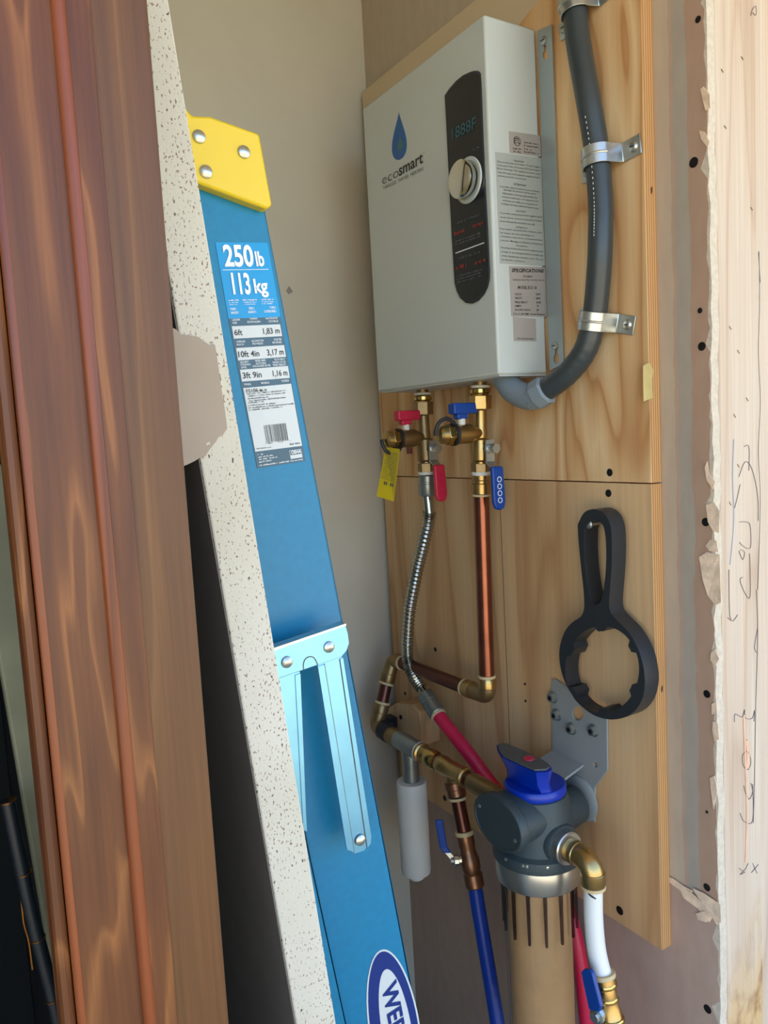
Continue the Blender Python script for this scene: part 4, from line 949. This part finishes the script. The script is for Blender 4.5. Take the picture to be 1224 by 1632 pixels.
# ------------------------------------------------------------------ ladder
YL = .67
LP = fY(YL)
ld = thing('step_ladder', 'blue fiberglass step ladder with yellow top cap leaning in the closet', 'ladder', down(LP(421, 330), LP(668, 1632), .0))
RT_, RB_ = LP(421, 326), LP(668, 1632)
LT_, LB_ = LP(286, 300), LP(545, 1632)
zf = .001
def rail(name, lt, lb, rt, rb, Y, z0, z1, m, dep=.028):
    q = [down(lt, lb, z1), down(rt, rb, z1), down(rt, rb, z0), down(lt, lb, z0)]
    sft = EY*(Y-q[0].y)
    q = [p+sft for p in q]; mb = MB().prism(q, (0, .0035, 0))
    e = (q[1]-q[0]).normalized()*.0035
    mb.prism([q[1]-e, q[1], q[2], q[2]-e], (0, dep, 0)); mb.prism([q[0], q[0]+e, q[3]+e, q[3]], (0, dep, 0))
    return mb.build(name, m, ld, bevel=.0012, smooth=0), q
zt_l = LP(380, 300).z
fr1, q1_ = rail('front_rail', LT_, LB_, RT_, RB_, YL, zf, zt_l, 'fiberglass_blue')
DL = .44
def railfar(name, q, dy, m='fiberglass_blue', dep=.028):
    qq = [p+EY*dy for p in q]; mb = MB().prism(qq, (0, -.0035, 0)); e = (qq[1]-qq[0]).normalized()*.0035
    mb.prism([qq[1]-e, qq[1], qq[2], qq[2]-e], (0, -dep, 0)); mb.prism([qq[0], qq[0]+e, qq[3]+e, qq[3]], (0, -dep, 0))
    return mb.build(name, m, ld, smooth=0)
railfar('front_rail', q1_, DL)
YR = .640
rrt, rrb = onY(487, 1325, YR), onY(553, 1632, YR)
dz = (rrb-rrt); wv_ = V((.055, 0, 0))
tr_ = down(rrt, rrb, onY(456, 1180, YR).z); br_ = down(rrt, rrb, zf)
rq = [tr_-V((.024, 0, 0)), tr_, br_, br_-V((.030, 0, 0))]
mb = MB().prism(rq, (0, .003, 0)); mb.prism([rq[1]-V((.003, 0, 0)), rq[1], rq[2], rq[2]-V((.003, 0, 0))], (0, .024, 0)); mb.build('rear_rail', 'fiberglass_blue', ld, bevel=.001, smooth=0)
railfar('rear_rail', rq, DL+.03, dep=.02)
for k in range(1, 6):
    t = k/6.2; a_ = q1_[3]*(1-t)+q1_[0]*t; b_ = q1_[2]*(1-t)+q1_[1]*t
    MB().box(V((a_.x+.006, YL+.004, a_.z-.012)), V((b_.x-.006, YL+DL-.004, a_.z+.012))).build('step', 'galvanised', ld, bevel=.002, smooth=0)
# cap
cpx = [(262, 168), (290, 166), (296, 171.5), (307, 184), (336, 185), (411, 212), (414.8, 217), (434.6, 327), (426, 333), (315, 291), (262, 272)]
CQ = [fY(YL-.012)(*p) for p in cpx]
cap_ = MB().prism(CQ, (0, DL+.03, 0)).build('top_cap', 'cap_yellow', ld, bevel=.004, smooth=40)
for p in ((317, 218), (388.5, 242.6), (328, 274)):
    dome(fY(YL-.012)(*p), NEAR, .0058, .0034).build('rivet', 'screw_zinc', cap_)
# spreader: plate, two braces
SP = fY(YL-.036)
pp = [(440, 1033), (550.6, 995), (555, 1010), (557, 1026.5), (553, 1038), (545.6, 1046.6), (506.6, 1060), (484, 1068), (447.6, 1080.5), (436, 1084), (428, 1037)]
def Bz(x, y): return (420+x/3.98, 970+y/3.98)
bar1 = [(500, 1030), (538, 1018), (545.6, 1048), (591, 1332), (590, 1344), (581, 1356), (564.5, 1361), (553, 1354), (551, 1347), (506, 1062)]
SB = fY(YL-.030)
br1 = MB().prism([SB(*p) for p in bar1], (0, .0022, 0)).build('spreader_bar', 'galvanised_sky_tint', ld, bevel=.0007, smooth=0)
for (a, b, c_, d_) in ((516.5, 1058, 564, 1358), (541, 1050, 584.5, 1350)):
    A_, B_ = SB(a, b)+NEAR*.0004, SB(c_, d_)+NEAR*.0004
    MB().prism([A_-V((.0004, 0, 0)), A_+V((.0006, 0, 0)), B_+V((.0006, 0, 0)), B_-V((.0004, 0, 0))], (0, .0006, 0)).build('groove', 'print_grey', br1, smooth=0)
fl1 = [(506, 1062), (516, 1059), (563.5, 1357), (553, 1354), (551, 1347)]
MB().prism([SB(*p)+NEAR*.0010 for p in fl1], (0, .0012, 0)).build('raised_edge', 'galvanised_sky_tint', br1, smooth=0)
fl2 = [(541.5, 1050), (546, 1048), (591, 1332), (590, 1344), (585, 1350)]
MB().prism([SB(*p)+NEAR*.0010 for p in fl2], (0, .0012, 0)).build('raised_edge', 'galvanised_sky_tint', br1, smooth=0)
dome(SB(573, 1338)+NEAR*.001, NEAR, .0056, .0034).build('rivet', 'screw_zinc', br1)
bar2 = [(430, 1060), (472, 1048), (478, 1073), (487, 1296), (488.6, 1325), (482, 1322), (462, 1300), (440, 1180)]
br2 = MB().prism([SB(*p) for p in bar2], (0, .0022, 0)).build('spreader_bar', 'galvanised_sky_tint', ld, smooth=0)
MB().prism([SB(*p)+NEAR*.0010 for p in ((470, 1076), (478, 1073), (487, 1296), (488.6, 1325), (483, 1322))], (0, .0012, 0)).build('raised_edge', 'galvanised_sky_tint', br2, smooth=0)
spl = MB().prism([SP(*p) for p in pp], (0, .003, 0)).build('spreader_plate', 'galvanised_sky_tint', ld, bevel=.001, smooth=0)
lipq = [SP(428, 1035), SP(440, 1031), SP(550.6, 993.5), SP(551.2, 996.5), SP(441, 1035), SP(428, 1039)]
MB().prism([p+NEAR*.001 for p in lipq], (0, .012, 0)).build('folded_lip', 'galvanised', spl, smooth=0)
nt_ = smoothpath([SP(*p)+NEAR*.0002 for p in ((484, 1068), (483.5, 1058), (487, 1050), (494, 1046.5), (501, 1049), (506.6, 1060))], 5)
MB().sweep(nt_, .0005, 6).build('notch_line', 'print_grey', spl)
for p in ((457, 1055), (524, 1031)): dome(SP(*p), NEAR, .0056, .0034).build('rivet', 'screw_zinc', spl)
# label
LB = fY(YL-.0003); LN = NEAR*.0003
def Q2(x, y): return (330+x/8.16, 370+y/8.16)
def Q3(x, y): return (345+x/8.743, 480+y/8.743)
def Q4(x, y): return (370+x/9.415, 600+y/9.415)
def quad(pts, m, name, parent, off=0): return MB().prism([LB(*p)+NEAR*off for p in pts], (0, .0003, 0)).build(name, m, parent, smooth=0)
lab = quad([(343, 386), (426, 387), (447, 505), (364, 508)], 'label_blue', 'rating_label', fr1, .0002)
lab2 = quad([(364, 508), (447, 505), (486.5, 734.5), (410, 746.5)], 'label_slate', 'data_label', fr1, .0002)
def tx(parent, m, rows, name='lettering', bold=.01, res=2):
    mb = MB()
    for r in rows: mb.text(r[0], r[1], r[2], r[3], LB, NEAR*.0009, bold=r[4] if len(r) > 4 else bold, res=res)
    return mb.build(name, m, parent, smooth=0)
tx(lab, 'print_white', [('250', Q2(228, 440), Q2(612, 440), Q2(190, 170), .03)], res=4, name='weight_lettering')
tx(lab, 'print_white', [('lb', Q2(640, 440), Q2(748, 436), Q2(608, 255), .03)], res=4, name='weight_lettering')
tx(lab, 'print_white', [('113', Q2(338, 800), Q2(572, 800), Q2(300, 535), .03)], res=4, name='weight_lettering')
tx(lab, 'print_white', [('kg', Q2(618, 790), Q2(795, 784), Q2(590, 612), .03)], res=4, name='weight_lettering')
quad([Q2(200, 490), Q2(797, 481), Q2(797, 488), Q2(200, 497)], 'print_white', 'rule_line', lab, .0006)
mb = MB()
for k, (a, b_) in enumerate(((275, 410), (460, 650), (700, 868))):
    y = 900-k*6
    for j, h in enumerate((22, 14, 14)): mb.dashes(Q2(a+j*6, y+j*26), Q2(b_+j*2-10*j, y-3+j*26), Q2(a+j*6-3, y-h+j*26), LB, NEAR*.0009, k*5+j)
mb.build('small_print', 'print_white', lab, smooth=0)
tx(lab, 'print_white', [('TYPE I', Q3(188, 132), Q3(270, 128), Q3(183, 98), .02), ('GRADE I', Q3(196, 180), Q3(304, 175), Q3(192, 148), .02), ('TIPO I', Q3(446, 122), Q3(524, 119), Q3(442, 88), .02), ('GRADO I', Q3(436, 170), Q3(548, 165), Q3(432, 138), .02), ('TYPE I', Q3(738, 112), Q3(820, 108), Q3(734, 78), .02), ('CATEGORIE I', Q3(662, 162), Q3(828, 155), Q3(658, 130), .02)])
tx(lab2, 'print_white', [('LADDER', Q3(214, 277), Q3(326, 271), Q3(210, 250)), ('SIZE', Q3(222, 318), Q3(282, 314), Q3(218, 292)), ('TAMAÑO', Q3(456, 262), Q3(568, 257), Q3(452, 236)), ('DE ESCALERA', Q3(428, 305), Q3(610, 297), Q3(424, 278)), ('HAUTEUR DE', Q3(682, 256), Q3(846, 249), Q3(678, 230)), ("L'ÉCHELLE", Q3(720, 297), Q3(855, 291), Q3(716, 270)),
                         ('AVERAGE', Q3(274, 580), Q3(396, 574), Q3(270, 553)), ('REACH', Q3(280, 620), Q3(376, 614), Q3(276, 594)), ('ALCANCE EN', Q3(484, 570), Q3(652, 562), Q3(480, 542)), ('PROMEDIO', Q3(498, 610), Q3(644, 602), Q3(494, 582)), ('PORTÉE', Q3(798, 552), Q3(902, 546), Q3(794, 524)), ('MOYENNE', Q3(778, 592), Q3(904, 586), Q3(774, 564)),
                         ('HIGHEST', Q3(326, 866), Q3(446, 858), Q3(322, 838)), ('STANDING', Q3(332, 902), Q3(470, 894), Q3(328, 874)), ('LEVEL', Q3(340, 940), Q3(420, 934), Q3(336, 912)), ('NIVEL MÁS', Q3(536, 846), Q3(682, 838), Q3(532, 818)), ('ALTO PARA', Q3(544, 884), Q3(688, 876), Q3(540, 856)), ('COLOCARSE DE PIE', Q3(500, 922), Q3(748, 908), Q3(496, 894)), ('PLUS HAUT', Q3(806, 828), Q3(952, 820), Q3(802, 800)), ('NIVEAU OÙ SE', Q3(780, 868), Q3(956, 858), Q3(776, 840)), ('TENIR DEBOUT', Q3(778, 906), Q3(964, 896), Q3(774, 878)),
                         ('MODEL', Q3(386, 1176), Q3(480, 1170), Q3(382, 1148)), ('MODELO', Q3(620, 1156), Q3(734, 1148), Q3(616, 1128)), ('MODÈLE', Q3(902, 1128), Q3(1004, 1120), Q3(898, 1100))], bold=.006)
for pts in ([Q3(210, 352), Q3(882, 322), Q3(912, 488), Q3(240, 524)], [Q3(270, 655), Q3(938, 612), Q3(965, 776), Q3(298, 828)], [Q3(325, 957), Q3(992, 902), Q3(1018, 1070), Q3(352, 1122)], [Q4(163, 176), Q4(880, 108), Q4(1045, 1040), Q4(342, 1130)]):
    quad(pts, 'label_white', 'label_field', lab2, .0006)
def tx2(rows, bold=.0): return tx(lab2, 'print_dark', [r+(bold,) for r in rows], name='size_lettering', res=3)
tx2([('6ft', Q3(250, 478), Q3(362, 474), Q3(238, 398)), ('1,83 m', Q3(652, 460), Q3(880, 448), Q3(640, 380))], .012)
tx2([('10ft 4in', Q3(305, 784), Q3(596, 766), Q3(295, 702)), ('3,17 m', Q3(706, 758), Q3(935, 744), Q3(694, 676))], .012)
tx2([('3ft 9in', Q3(366, 1078), Q3(628, 1060), Q3(354, 996)), ('1,16 m', Q3(786, 1048), Q3(988, 1032), Q3(774, 968))], .012)
mb = MB(); TO = NEAR*.0012
mb.text('FS106', Q4(210, 250), Q4(388, 233), Q4(200, 195), LB, TO, bold=.006); mb.text('Mk 14', Q4(408, 230), Q4(512, 220), Q4(402, 192), LB, TO, bold=.02)
mb.build('model_lettering', 'print_dark', lab2, smooth=0)
mb = MB()
for k, (x0_, y0_, x1_, y1_) in enumerate(((220, 275, 800, 218), (228, 308, 790, 254), (232, 345, 540, 315), (236, 380, 800, 322), (242, 406, 465, 384), (234, 446, 650, 408), (238, 482, 920, 416), (244, 516, 752, 462))): mb.dashes(Q4(x0_, y0_), Q4(x1_, y1_), Q4(x0_-3, y0_-20), LB, TO, 40+k)
mb.dashes(Q4(362, 1092), Q4(590, 1066), Q4(358, 1074), LB, TO, 60); mb.dashes(Q4(862, 1030), Q4(1014, 1010), Q4(858, 1004), LB, TO, 61)
R2 = random.Random(5); x_ = 0
for k, xx in enumerate((0, 35, 190, 365)): mb.dashes(Q4(486+xx+10, 1014-xx*.1), Q4(506+xx*1.0+(60 if k in (1, 2) else 0), 1010-xx*.1), Q4(484+xx+8, 994-xx*.1), LB, TO, 70+k)
mb.build('small_print', 'print_dark', lab2, smooth=0)
mb = MB()
while x_ < 1:
    w_ = R2.choice((.008, .008, .016, .024)); 
    a_ = (468+x_*326, 735-x_*36); b_ = (512+x_*326, 994-x_*36); dx = w_*326
    mb.add([LB(*Q4(*p))+TO for p in (a_, (a_[0]+dx, a_[1]-dx*.11), (b_[0]+dx, b_[1]-dx*.11), b_)], [(0, 1, 2, 3)])
    x_ += w_+R2.choice((.01, .014, .02, .032))
mb.build('barcode', 'print_dark', lab2, smooth=0)
mb = MB()
for k, (x0_, y0_, x1_, y1_) in enumerate(((380, 1185, 462, 1172), (388, 1222, 610, 1190), (392, 1258, 675, 1216), (398, 1296, 590, 1266), (404, 1346, 1056, 1252))): mb.dashes(Q4(x0_, y0_), Q4(x1_, y1_), Q4(x0_-5, y0_-22), LB, NEAR*.0009, 80+k)
mb.build('small_print', 'print_white', lab2, smooth=0)
ob = quad([Q4(852, 1112), Q4(1030, 1088), Q4(1052, 1212), Q4(876, 1240)], 'label_white', 'badge', lab2, .0006)
quad([Q4(862, 1118), Q4(1026, 1096), Q4(1036, 1158), Q4(874, 1182)], 'label_slate', 'badge_field', lab2, .0009)
MB().text('OSHA', Q4(880, 1166), Q4(1028, 1144), Q4(874, 1118), LB, NEAR*.0014, bold=.03).build('lettering', 'print_white', lab2, smooth=0)
# oval maker's badge near the bottom: WERNER reads down the rail
def U(x, y): return (420+x/4.7, 1300+y/4.7)
axr = (LP(668, 1632)-LP(421, 326)).normalized(); axp = axr.cross(EY).normalized()
if axp.x < 0: axp = -axp
tipp = LB(*U(868, 1010)); wpx = LB(*U(1085, 1400)); 
hw_ = .030; hl_ = .098
axo = axr
oc_ = tipp+axo*hl_
def oval(k1, k2, off): return [oc_+NEAR*off+axo*(math.cos(2*math.pi*i/56)*hl_*k2)+axp*(math.sin(2*math.pi*i/56)*hw_*k1) for i in range(56)]
og = MB().prism(oval(1, 1, .0003), (0, .0003, 0)).build('oval_badge', 'label_white', fr1, smooth=0)
MB().prism(oval(.93, .978, .0006), (0, .0003, 0)).build('oval_field', 'logo_navy', og, smooth=0)
MB().prism([p+axp*.0018 for p in oval(.58, .76, .0009)], (0, .0003, 0)).build('oval_center', 'label_white', og, smooth=0)
mb = MB()
P0 = oc_-axo*.058-axp*.0075+axp*.0018; 
def OV(u, v): return P0+axo*u+axp*v
mb.text('WERNER', (0, 0), (.118, 0), (0, .0175), OV, NEAR*.0014, bold=.03, res=4)
mb.build('badge_lettering', 'logo_navy', og, smooth=0)
